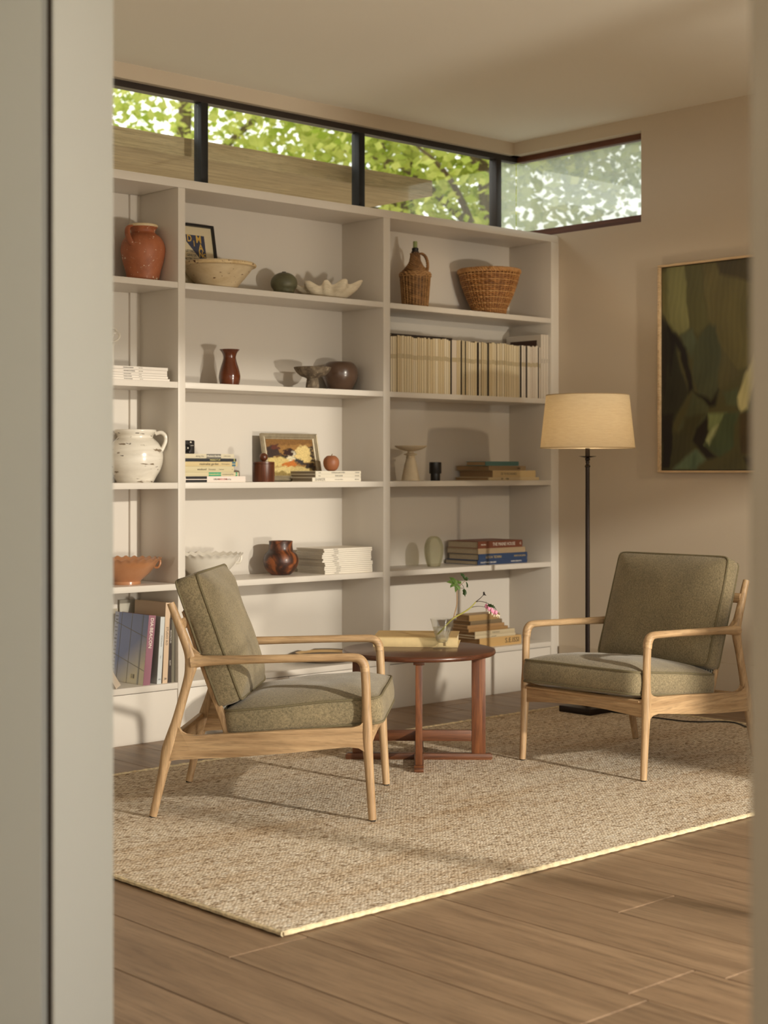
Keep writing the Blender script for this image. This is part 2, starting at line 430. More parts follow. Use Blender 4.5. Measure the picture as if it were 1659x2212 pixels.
room('pane', MB().box(-1.645, -0.35, -5.073, -5.067, 1.985, 2.57), thin_glass('added_dimming_glass', (0.42, 0.40, 0.35), 0.05), w3)  # unseen tinted pane added to dim the sun on the right side
w4 = room('window_4', MB().box(-1.645, -0.35, -5.09, -5.05, 0.75, 0.78).box(-1.645, -0.35, -5.09, -5.05, 1.12, 1.15), FRAME)
room('pane', MB().box(-1.645, -0.35, -5.073, -5.067, 0.78, 1.12), PANE, w4)
# clerestory above the bookcase and round the corner
w2 = room('window_2', MB().box(-5.25, 0.09, 0.37, 0.42, 2.455, 2.485).box(-5.25, 0.09, 0.37, 0.42, 2.92, 2.95), FRAME)
sa, sb = s_at(778, 0.38), s_at(1074, 0.38)
for s, m in ((sa, BLACK), (sb, FRAME), (sa-1.0, BLACK), (sa-2.0, BLACK)):
    room('mullion', MB().box(s-0.021, s+0.021, 0.365, 0.425, 2.485, 2.92, 0.004), m, w2)
for a, b, m in ((-5.2, sa-2.021, PANE), (sa-1.979, sa-1.021, PANE), (sa-0.979, sa-0.021, PANE), (sa+0.021, sb-0.021, PANE), (sb+0.021, 0.09, HAZE)):
    room('pane', MB().box(a, b, 0.392, 0.398, 2.485, 2.92), m, w2)
SILLW = wood('sill_wood', (84, 44, 24), (112, 62, 36), 'Y', 0.5)
w1 = room('window_1', MB().box(0.075, 0.125, -0.562, 0.37, 2.472, 2.522).box(0.075, 0.125, -0.562, 0.37, 2.92, 2.95), SILLW)
room('pane', MB().box(0.096, 0.102, -0.562, 0.392, 2.522, 2.92), HAZE, w1)
# skirting along the right wall
room('baseboard_right', MB().box(-0.006, 0.0125, -4.99, -0.012, 0.0, 0.222, 0.004), WALLM)
# wall between hall and room with the opening the picture is taken through
room('wall_hall', MB().box(-5.205, -5.09, -3.402, 0.33, -0.1, 3.02), JAMB)
room('trim_1', MB().box(-5.201, -5.086, -3.437, -3.429, -0.0, 3.02, 0.001), JAMB)
room('trim_2', MB().box(-5.194, -5.09, -3.4289, -3.4021, 0.0, 3.02), plain('brown_gap_shade', (52, 40, 30), 0.85))  # dark strip painted in for the shade of the gap beside the jamb
room('trim_3', MB().box(-5.31, -5.10, -5.30, -4.868, 0.0, 3.02, 0.003), plain('olive_grey_jamb', (150, 138, 118), 0.7))

# hall behind the camera
room('wall_hall_side', MB().box(-8.0, -5.3, -1.95, -1.80, -0.1, 3.02), JAMB)
room('wall_hall_back', MB().box(-8.15, -8.0, -6.2, -1.80, -0.1, 3.02), JAMB)
room('ceiling_hall', MB().box(-8.0, -5.3, -6.2, -1.8, 3.02, 3.16), CEIL)
# ------------------------------------------------------------------ bookcase
bc = thing('bookcase', 'white built-in bookcase along the back wall, five open rows of shelves', 'bookcase', P0V, ANG)
def bpart(name, mb, mat=WHITE): return mb.build(name, mat, bc, smooth=30)
T = 0.027; B = 0.002
UPR = [(-0.0541, 0.0), (-1.2945, -1.2492), (-2.5196, -2.4812), (-3.735, -3.69)]
for a, b in UPR: bpart('upright', MB().box(a, b, 0.0, 0.315, 0.0, 2.421, B))
bpart('top_board', MB().box(-3.735, 0.0, 0.0, 0.32, 2.421, 2.459, B))
bpart('filler_strip', MB().box(0.0005, 0.0125, 0.004, 0.04, 0.0, 2.455))
BAYS = [(-1.2492, -0.0541), (-2.4812, -1.2945), (-3.69, -2.5196)]
for a, b in BAYS:
    bpart('back_panel', MB().box(a, b, 0.310, 0.320, 0.0, 2.421))
    for z in SHELF: bpart('shelf', MB().box(a+0.0003, b-0.0003, 0.001, 0.310, z-T, z, 0.0015))
    for q0, q1 in ((a+0.001, (a+b)/2-0.0012), ((a+b)/2+0.0012, b-0.001)):
        bpart('plinth_panel', MB().box(q0, q1, 0.006, 0.022, 0.0, SHELF[4]-T-0.003, 0.001))
bpart('corner_batten', MB().box(-2.572, -2.5197, 0.296, 0.3099, 0.25, 2.42))

# ------------------------------------------------------------------ outside, seen through the clerestory
SOFF = wood('weathered_eave_boards', (196, 172, 136), (236, 216, 180), 'X', 0.8)
e1 = room('eave', MB().box(-6.5, -0.47, 0.50, 3.2, 2.684, 2.77), SOFF, None, 'structure')
LEAF = [None, None]
for i, (ca, cb) in enumerate((((168, 190, 70), (238, 240, 150)), ((150, 172, 112), (214, 224, 172)))):
    m = bpy.data.materials.new('tree_leaf_%s' % ('yellow_green', 'grey_green')[i]); m.use_nodes = True; nt = m.node_tree; nt.nodes.clear()
    out = nt.nodes.new('ShaderNodeOutputMaterial'); df = nt.nodes.new('ShaderNodeBsdfDiffuse'); tl = nt.nodes.new('ShaderNodeBsdfTranslucent')
    col = ramp(nt, noise(nt, coords(nt), 2.2, 3), [(0.35, lin(ca)), (0.65, lin(cb))])
    link(nt, col, df.inputs[0]); link(nt, col, tl.inputs[0])
    mx = nt.nodes.new('ShaderNodeMixShader'); mx.inputs[0].default_value = 0.55
    link(nt, df.outputs[0], mx.inputs[1]); link(nt, tl.outputs[0], mx.inputs[2]); link(nt, mx.outputs[0], out.inputs['Surface']); LEAF[i] = m
BARK = patchy('tree_bark', [(0.3, (88, 74, 58)), (0.7, (132, 114, 90))], 9, 0.9, stretch=(1, 1, 0.2))
def tree(name, label, x, y, h, cr, zc, nleaf, leaf, lean=0.0, seed=1):
    r = random.Random(seed); t = thing(name, label, 'tree', (x, y, -0.14), 0, 'trees beyond the high window')
    tr = curve([(0, 0, 0, 0.16), (lean*0.3, 0.1, h*0.35, 0.12), (lean*0.7, 0, h*0.65, 0.08), (lean, 0.1, h, 0.03)], 6)
    MB().tube([p[:3] for p in tr], [p[3] for p in tr], 8).build('trunk', BARK, t)
    for k in range(7):
        a = r.uniform(0, 2*PI); q = tr[int(len(tr)*r.uniform(0.3, 0.85))]; L = cr*r.uniform(0.7, 1.1)
        c = curve([(q[0], q[1], q[2], 0.05), (q[0]+math.cos(a)*L*0.5, q[1]+math.sin(a)*L*0.5, q[2]+L*0.45, 0.03), (q[0]+math.cos(a)*L, q[1]+math.sin(a)*L, q[2]+L*0.6, 0.01)], 4)
        MB().tube([p[:3] for p in c], [p[3] for p in c], 6).build('branch', BARK, t)
    V = []; F = []
    for k in range(int(nleaf*1.5)):
        while True:
            d = Vector((r.uniform(-1, 1), r.uniform(-1, 1), r.uniform(-1, 1)))
            if 0.15 < d.length < 1: break
        c = Vector((lean*0.8+d.x*cr, d.y*cr, zc+d.z*cr*0.95))
        a = Vector((r.gauss(0, 1), r.gauss(0, 1), r.gauss(0, 0.6))).normalized(); b = a.cross(Vector((r.gauss(0, 1), r.gauss(0, 1), r.gauss(0, 1)))).normalized()
        L, w = r.uniform(0.05, 0.085), r.uniform(0.032, 0.055); n0 = len(V)
        V += [c-a*L, c+b*w, c+a*L, c-b*w]; F.append((n0, n0+1, n0+2, n0+3))
    me = bpy.data.meshes.new('foliage'); me.from_pydata([tuple(v) for v in V], [], F); me.materials.append(leaf)
    put('foliage', me, t, kind='stuff'); return t
tree('leafy_tree', 'yellow-green leafy tree behind the dark window posts, left of the corner', 0.1, 17.5, 7.6, 2.3, 6.0, 5200, LEAF[0], 0.3, 1)
tree('leafy_tree', 'bright green tree in the middle pane of the high window', 1.3, 16.2, 7.2, 2.0, 5.4, 4800, LEAF[0], -0.4, 2)
tree('leafy_tree', 'grey-green tree behind the hazy corner pane', 2.9, 16.0, 7.4, 2.1, 5.5, 4800, LEAF[1], 0.5, 3)
tree('leafy_tree', 'paler tree standing right of the hazy corner pane', 4.9, 17.0, 7.8, 2.3, 6.1, 4200, LEAF[1], -0.2, 4)
tree('leafy_tree', 'tall leafy tree far left behind the wooden eave', -2.6, 18.5, 8.4, 2.8, 6.8, 5200, LEAF[0], 0.4, 5)
tree('leafy_tree', 'leafy tree in the distance farthest left of the row', -5.8, 18.0, 8.6, 2.8, 7.0, 4200, LEAF[0], 0.2, 6)
# ------------------------------------------------------------------ rug
RUGZ = 0.010
def rug_mat():
    m, nt, b = nodes('braided_jute')
    v = coords(nt, (1, 1, 1))
    vo = nt.nodes.new('ShaderNodeTexVoronoi'); vo.inputs['Scale'].default_value = 1.0; vo.inputs['Randomness'].default_value = 0.75
    mp = nt.nodes.new('ShaderNodeMapping'); mp.inputs['Scale'].default_value = (85, 150, 1); mp.inputs['Rotation'].default_value = (0, 0, 0.5)
    link(nt, v, mp.inputs['Vector']); link(nt, mp.outputs[0], vo.inputs['Vector'])
    cell = nt.nodes.new('ShaderNodeSeparateColor'); link(nt, vo.outputs['Color'], cell.inputs[0])
    c1 = ramp(nt, cell.outputs[0], [(0.05, lin((158, 138, 114))), (0.3, lin((226, 211, 190))), (0.75, lin((243, 233, 217))), (1.0, lin((250, 245, 236)))])
    band = noise(nt, coords(nt, (0.7, 4.0, 1)), 1.6, 4, 0.6, 0.5)
    tint = ramp(nt, band, [(0.30, (0.82, 0.70, 0.55)), (0.48, (0.98, 0.95, 0.90)), (0.7, (1.05, 1.05, 1.02))])
    col = mixc(nt, 0.85, c1, tint, 'MULTIPLY')
    edge = ramp(nt, vo.outputs['Distance'], [(0.0, (1, 1, 1)), (0.8, (0.62, 0.57, 0.52))])
    col = mixc(nt, 0.8, col, edge, 'MULTIPLY')
    link(nt, col, b.inputs['Base Color']); b.inputs['Roughness'].default_value = 0.9; b.inputs['Specular IOR Level'].default_value = 0.2
    inv = nt.nodes.new('ShaderNodeMath'); inv.operation = 'SUBTRACT'; inv.inputs[0].default_value = 1.0; link(nt, vo.outputs['Distance'], inv.inputs[1])
    bump(nt, b, inv.outputs[0], 0.8, 0.004)
    return m
RUG0, RUG1, RUGA, RUGB = -4.05, -0.40, -2.616, -0.56
rug = thing('jute_rug', 'large braided natural jute rug on the wooden floor', 'rug', W((RUG0+RUG1)/2, (RUGA+RUGB)/2, 0.0), ANG)
hw, hd = (RUG1-RUG0)/2, (RUGB-RUGA)/2
MB().box(-hw+0.006, hw-0.006, -hd+0.006, hd-0.006, 0.0008, RUGZ, 0.003, 1).build('rug_body', rug_mat(), rug, smooth=30)
BIND = plain('pale_jute_binding', (214, 196, 160), 0.9, var=0.3, vs=60)
mb = MB()
loop = [(-hw, -hd), (hw, -hd), (hw, hd), (-hw, hd)]
for i in range(4):                                       # edge bound with a fat twisted cord
    a, b = Vector((*loop[i], 0.0085)), Vector((*loop[(i+1) % 4], 0.0085)); n = int((b-a).length/0.028)
    pts = []; rr = []
    for k in range(n+1):
        pts.append(a.lerp(b, k/n)); rr.append(0.0078 if k % 2 else 0.0062)
    mb.tube(pts, rr, 6)
mb.build('edge_binding', BIND, rug)

# ------------------------------------------------------------------ armchairs (built once, then copied)
def cushion(parent, name, L, Wd, Tk, crown, M, seed=0, drop=0.6, sq=12):
    """boxed cushion: L along x, Wd along y, seams at +-Tk/2, crowned faces; piping as sub-parts"""
    r = random.Random(seed); N = 48; out = []
    for k in range(N*4):
        a = 2*PI*k/(N*4); ca, sa_ = math.cos(a), math.sin(a)
        q = (abs(ca)**sq+abs(sa_)**sq)**(-1/sq); out.append((q*ca*L/2, q*sa_*Wd/2))
    ph = [r.uniform(0, 6) for _ in range(6)]
    def soft(x, y): return 0.0035*(math.sin(x*17+ph[0])*math.sin(y*14+ph[1])+0.6*math.sin(x*31+y*23+ph[2]))
    bm = bmesh.new(); n = len(out)
    ks = (1.0, 0.985, 0.95, 0.88, 0.76, 0.6, 0.42, 0.22)
    def ring(k, z, grow=0.0):
        vs = []
        for x, y in out:
            d = math.hypot(x, y); xx, yy = x*k+grow*x/d, y*k+grow*y/d
            vs.append(bm.verts.new((xx, yy, z(xx, yy, k))))
        return vs
    seq = []
    bot = lambda x, y, k: -Tk/2-crown*drop*(1-k**3.6)+soft(x+3, y)*(1-k**6)
    top = lambda x, y, k: Tk/2+crown*(1-k**3.6)+soft(x, y)*(1-k**6)
    for k in reversed(ks): seq.append(ring(k, bot))
    for f, gr in ((-0.3, 0.006), (0.0, 0.008), (0.3, 0.006)): seq.append(ring(1.0, (lambda x, y, k, f=f: Tk*f+soft(x*0.7, y*0.7)*0.4), gr))
    for k in ks: seq.append(ring(k, top))
    for a, b in zip(seq, seq[1:]):
        for i in range(n): bm.faces.new((a[i], a[(i+1) % n], b[(i+1) % n], b[i]))
    c0 = bm.verts.new((0, 0, bot(0, 0, 0))); c1 = bm.verts.new((0, 0, top(0, 0, 0)))
    for i in range(n): bm.faces.new((c0, seq[0][(i+1) % n], seq[0][i])); bm.faces.new((c1, seq[-1][i], seq[-1][(i+1) % n]))
    for v in bm.verts: v.co = M @ v.co
    x = MB(); x.bm.free(); x.bm = bm; o = x.build(name, LINEN, parent, smooth=60)
    for z in (Tk/2, -Tk/2):
        pts = [M @ Vector((px*1.004, py*1.004, z+soft(px*0.7, py*0.7)*0.4)) for px, py in out]
        MB().tube(pts, 0.0042, 6, closed=True).build('piping', PIPE, o)
    return o
cA = thing('armchair', 'oak armchair with olive cushions at the left, facing right and seen from its side', 'armchair', (0, 0, 0), 0, 'pair of oak armchairs')
HALF = 0.302
for sg in (-1, 1):
    y = sg*HALF
    leg = curve([(0.358, 0.004, 0.0135), (0.352, 0.10, 0.0145), (0.346, 0.19, 0.0158), (0.341, 0.265, 0.0185), (0.340, 0.315, 0.0185), (0.3385, 0.37, 0.0158), (0.337, 0.44, 0.0155), (0.334, 0.498, 0.0155)], 4)
    MB().tube([(x, y, z) for x, z, r in leg], [(r, r*0.95) for x, z, r in leg], 14, (0, 1, 0)).build('front_leg', OAKZ, cA)
    arm = curve([(0.334, 0.497, 0.0158), (0.330, 0.520, 0.0162), (0.318, 0.5365, 0.0160), (0.297, 0.5435, 0.0148), (0.24, 0.5435, 0.0138), (0.10, 0.5395, 0.0138), (-0.06, 0.534, 0.0146), (-0.17, 0.530, 0.0162), (-0.225, 0.527, 0.020), (-0.252, 0.524, 0.024)], 5)
    MB().tube([(x, y, z) for x, z, r in arm], [(r, r*1.12) for x, z, r in arm], 14, (0, 1, 0)).build('armrest', OAKX, cA)
    rear = curve([(-0.384, 0.004, 0.0135), (-0.364, 0.09, 0.0150), (-0.346, 0.17, 0.0175), (-0.333, 0.225, 0.0225), (-0.318, 0.275, 0.0205), (-0.302, 0.33, 0.0165), (-0.281, 0.405, 0.0155), (-0.263, 0.47, 0.0165), (-0.254, 0.512, 0.0215), (-0.256, 0.545, 0.0205),
                  (-0.268, 0.58, 0.0175), (-0.287, 0.628, 0.0160), (-0.305, 0.675, 0.0145), (-0.324, 0.722, 0.0130)], 4)
    MB().tube([(x, y, z) for x, z, r in rear], [(r, min(r, 0.0175)) for x, z, r in rear], 14, (0, 1, 0)).build('rear_leg', OAKZ, cA)
    # side rail: arched below, flared into both legs
    zz = lambda px, py: ((px-803)*0.00155+0.36, (1776-py)*0.00155)
    edge = [(-0.342, 0.188), (-0.325, 0.192), (-0.30, 0.196), (-0.24, 0.200), (-0.10, 0.208), (0.06, 0.222), (0.20, 0.238), (0.28, 0.247), (0.315, 0.247), (0.333, 0.236), (0.341, 0.218),
            (0.349, 0.218), (0.349, 0.340), (0.340, 0.345), (0.332, 0.328), (0.318, 0.315), (0.29, 0.311), (0.10, 0.301), (-0.10, 0.287), (-0.24, 0.277), (-0.272, 0.277), (-0.290, 0.287), (-0.299, 0.312), (-0.304, 0.335), (-0.312, 0.330), (-0.327, 0.26), (-0.345, 0.196)]
    MB().prism(edge, y-0.0125, y+0.0125, 0.004).build('side_rail', OAKX, cA, smooth=35)
    # fillet between armrest and rear post
    MB().prism([(-0.245, 0.538), (-0.20, 0.541), (-0.225, 0.548), (-0.246, 0.565), (-0.258, 0.585), (-0.268, 0.575), (-0.262, 0.545)], y-0.011, y+0.011, 0.003).build('joint_fillet', OAKX, cA, smooth=35)
    st = curve([(-0.134, 0.262), (-0.146, 0.31), (-0.206, 0.47), (-0.260, 0.62), (-0.286, 0.692)], 4)
    MB().tube([(x, sg*0.262, z) for x, z in st], [(0.016-0.007*i/len(st), 0.011) for i in range(len(st))], 8, (0, 1, 0)).build('back_stile', OAKZ, cA)
    for x in (0.358, -0.384):
        MB().lathe([(0, 0), (0.011, 0), (0.0118, 0.0015), (0.0118, 0.005), (0, 0.005)], 16).move(Matrix.Translation((x, y, 0.0))).build('glide', BLACK, cA)
front = [(-HALF, 0.232), (-0.24, 0.240), (-0.12, 0.249), (0, 0.252), (0.12, 0.249), (0.24, 0.240), (HALF, 0.232), (HALF, 0.290), (-HALF, 0.290)]
MB().prism(front, 0.330, 0.350, 0.003, 'YZ').build('front_rail', OAKY, cA, smooth=35)
sl = curve([(0.340, -0.285, 0.296), (0.348, -0.28, 0.296), (0.348, 0.28, 0.296), (0.340, 0.285, 0.296)], 1)
MB().tube(sl, [(0.009, 0.013)]*len(sl), 10, None).build('front_slat', OAKY, cA)
MB().box(-0.345, -0.325, -HALF+0.01, HALF-0.01, 0.200, 0.262, 0.004).build('rear_rail', OAKY, cA)
MB().tube([(-0.283, -HALF, 0.652), (-0.283, HALF, 0.652)], [(0.020, 0.009)]*2, 12, None).build('back_rail', OAKY, cA)
MB().box(-0.146, -0.124, -0.29, 0.29, 0.240, 0.272, 0.004).build('cross_rail', OAKY, cA)
fw0 = Vector((math.cos(math.radians(20)), 0, math.sin(math.radians(20))))
WEB = plain('black_webbing', (26, 24, 22), 0.8); WEBW = plain('white_webbing_stripe', (206, 200, 184), 0.8)
Msl = Matrix(((fw0.x, 0, -fw0.z, -0.196), (0, 1, 0, 0), (fw0.z, 0, fw0.x, 0.440), (0, 0, 0, 1)))
MB().box(-0.002, 0.002, -0.262, 0.262, 0.0, 0.27, M=Msl).build('back_shade_panel', WEB, cA, smooth=0)  # black panel added for the shade between cushion and rear post
for j, z in enumerate((0.338, 0.362, 0.386)):
    x = -0.146-(z-0.338)*0.42
    wb = MB().box(x-0.002, x+0.001, -0.262, 0.262, z-0.009, z+0.009).build('webbing', WEB, cA, smooth=0)
    mb = MB()
    for q in range(46):
        yy = -0.258+q*0.0115; mb.box(x-0.003, x+0.002, yy, yy+0.0068, z-0.0062, z+0.0062)
    mb.build('stripe', WEBW, wb, smooth=0, kind='stuff')
for x in (-0.02, 0.09, 0.20):
    MB().box(x-0.03, x+0.03, -0.29, 0.29, 0.262+(x-0.1)*0.11, 0.265+(x-0.1)*0.11).build('seat_webbing', WEB, cA, smooth=0)
Ms = Matrix.Translation((0.122, 0, 0.341)) @ Matrix.Rotation(math.radians(-5.8), 4, 'Y')
cushion(cA, 'seat_cushion', 0.532, 0.568, 0.084, 0.047, Ms, seed=1, drop=0.5, sq=16)
# back cushion: local x up the back, z forward
fw = Vector((math.cos(math.radians(19.5)), 0, math.sin(math.radians(19.5)))); up = Vector((-fw.z, 0, fw.x))
Mb = Matrix(((up.x, 0, fw.x, -0.202), (up.y, 1, fw.y, 0), (up.z, 0, fw.z, 0.593), (0, 0, 0, 1)))
cushion(cA, 'back_cushion', 0.450, 0.550, 0.076, 0.046, Mb, seed=5, drop=0.2, sq=26)
cA.location = (-0.372, 5.622, RUGZ); cA.rotation_euler = (0, 0, math.radians(-4.48))
cB = dup(cA, (1.026, 6.432, RUGZ), math.radians(-136.4), 'oak armchair with olive cushions at the right, in front of the floor lamp')

# ------------------------------------------------------------------ round table
TX, TY = 0.1415, 6.43
tb = thing('round_side_table', 'low round dark wood table on crossed legs between the two armchairs', 'table', (TX, TY, RUGZ), math.radians(-1.3))
R = 0.3105; zt = 0.446
MB().lathe([(0, zt-0.020), (R-0.006, zt-0.020), (R-0.001, zt-0.015), (R, zt-0.009), (R-0.003, zt-0.002), (R-0.008, zt), (0, zt)], 72).build('table_top', TOPM, tb, smooth=50)
for k in range(4):
    Mr = Matrix.Rotation(k*PI/2, 4, 'Z')
    MB().box(0.213, 0.269, -0.0135, 0.0135, 0.024, zt-0.034, 0.002, M=Mr).build('leg', TEAKZ, tb, smooth=30)
for k, (nm, m) in enumerate((('foot_bar', TEAKX), ('foot_bar', TEAKX))):
    Mr = Matrix.Rotation(k*PI/2, 4, 'Z'); dz = 0.0
    MB().prism([(-0.292, 0.0), (0.292, 0.0), (0.297, 0.006), (0.297, 0.017), (0.288, 0.0245), (-0.288, 0.0245), (-0.297, 0.017), (-0.297, 0.006)], -0.019+0.0004*k, 0.019-0.0004*k, 0.002, M=Mr).build('foot_bar', m, tb, smooth=30)
    MB().box(-0.2125, 0.2125, -0.0125+0.0003*k, 0.0125-0.0003*k, 0.074-0.0003*k, 0.118+0.0003*k, 0.0015, M=Mr).build('stretcher', m, tb, smooth=30)
    MB().box(-0.268, 0.268, -0.022+0.0004*k, 0.022-0.0004*k, zt-0.0345, zt-0.0205-0.0003*k, 0.002, M=Mr).build('top_bar', m, tb, smooth=30)

# ------------------------------------------------------------------ floor lamp
LP = ground(1271, 1537, RUGZ); LX, LY = LP.x-0.004, LP.y
la = thing('floor_lamp', 'lit floor lamp with a drum shade, dark pole and square base beside the bookcase', 'lamp', (LX, LY, RUGZ), ANG)
MB().box(-0.098, 0.098, -0.098, 0.098, 0.0, 0.030, 0.003).build('base', DARKM, la)
MB().lathe([(0, 0.030), (0.030, 0.030), (0.030, 0.035), (0.018, 0.040), (0.0125, 0.052), (0.0115, 0.08), (0.0108, 0.60), (0.0102, 1.165), (0.0102, 1.182), (0.0138, 1.184), (0.0138, 1.190), (0.0105, 1.193), (0.0078, 1.200), (0.0105, 1.207),
            (0.0085, 1.213), (0.012, 1.217), (0.012, 1.226), (0.008, 1.229), (0, 1.229)], 20).build('pole', DARKM, la, smooth=50)
MB().lathe([(0, 1.229), (0.012, 1.229), (0.041, 1.235), (0.042, 1.2365), (0.012, 1.233), (0.0115, 1.238), (0.0105, 1.30), (0, 1.30)], 32).build('drip_plate', DARKM, la, smooth=50)
sh = bpy.data.materials.new('linen_lamp_shade'); sh.use_nodes = True; nt = sh.node_tree; nt.nodes.clear()
out = nt.nodes.new('ShaderNodeOutputMaterial'); df = nt.nodes.new('ShaderNodeBsdfDiffuse'); tl = nt.nodes.new('ShaderNodeBsdfTranslucent')
th = ramp(nt, noise(nt, coords(nt, (1, 1, 14)), 22, 5, 0.7), [(0.3, lin((224, 211, 184))), (0.7, lin((240, 230, 206)))])
link(nt, th, df.inputs[0]); link(nt, th, tl.inputs[0]); mx = nt.nodes.new('ShaderNodeMixShader'); mx.inputs[0].default_value = 0.40
link(nt, df.outputs[0], mx.inputs[1]); link(nt, tl.outputs[0], mx.inputs[2]); link(nt, mx.outputs[0], out.inputs['Surface'])
zb, z1 = 1.275, 1.532
MB().lathe([(0.2255, zb), (0.2285, zb), (0.2005, z1), (0.1975, z1), (0.2255, zb)], 72).build('lamp_shade', sh, la, smooth=60)
RIMM = plain('shade_trim', (190, 164, 124), 0.9)
mb = MB(); 
for rr, z in ((0.2275, zb+0.001), (0.1995, z1-0.001)):
    mb.tube([(rr*math.sin(2*PI*k/64), -rr*math.cos(2*PI*k/64), z) for k in range(64)], 0.0022, 6, closed=True)
mb.build('shade_ring', RIMM, la, kind='stuff')
mb = MB()
for k in range(3):
    a = 2*PI*k/3+0.4; mb.tube([(0, 0, 1.46), (0.203*math.sin(a), -0.203*math.cos(a), 1.50)], 0.002, 6)
mb.tube([(0, 0, 1.30), (0, 0, 1.465)], 0.004, 6).build('shade_carrier', DARKM, la, kind='stuff')
bulbm = bpy.data.materials.new('lit_bulb'); bulbm.use_nodes = True; bn = bulbm.node_tree.nodes['Principled BSDF']
bn.inputs['Emission Color'].default_value = (1, 0.72, 0.38, 1); bn.inputs['Emission Strength'].default_value = 6.0
MB().lathe([(0, 1.345), (0.012, 1.345), (0.018, 1.37), (0.028, 1.395), (0.027, 1.42), (0.016, 1.44), (0, 1.446)], 20).build('bulb', bulbm, la, smooth=60)
bl = lamp('bulb_light', 'POINT', (0, 0, 1.39), 14.0, (1.0, 0.80, 0.56), shadow_soft_size=0.032); bl.parent = la
bl.location = (0.0, 0.0, 1.395)
# flex lying on the floor behind the right armchair
cp = [ground(px, py, 0.004) for px, py in ((1330, 1546), (1420, 1555), (1490, 1563), (1560, 1563), (1590, 1566), (1612, 1574), (1640, 1577), (1690, 1576))]
cp = [LP+W(0.06, -0.085)-W(0, 0)]+cp[1:]
c2 = curve([(p.x, p.y, max(0.004, p.z)) for p in cp], 8)
off = []
for x, y, z in c2:                                        # lie on the rug where it crosses it
    rx, ry = x-P0[0], y-P0[1]; s_, d_ = rx*UX+ry*UY, -rx*UY+ry*UX
    off.append((x, y, RUGZ+0.0035 if (s_ < RUG1+0.012 and d_ < RUGB+0.012) else 0.0035))
tag(MB().tube(off, 0.0032, 8).build('lamp_flex', plain('black_flex', (24, 22, 22), 0.5), None), 'thin black lamp flex lying on the floor behind the right armchair', 'cable')

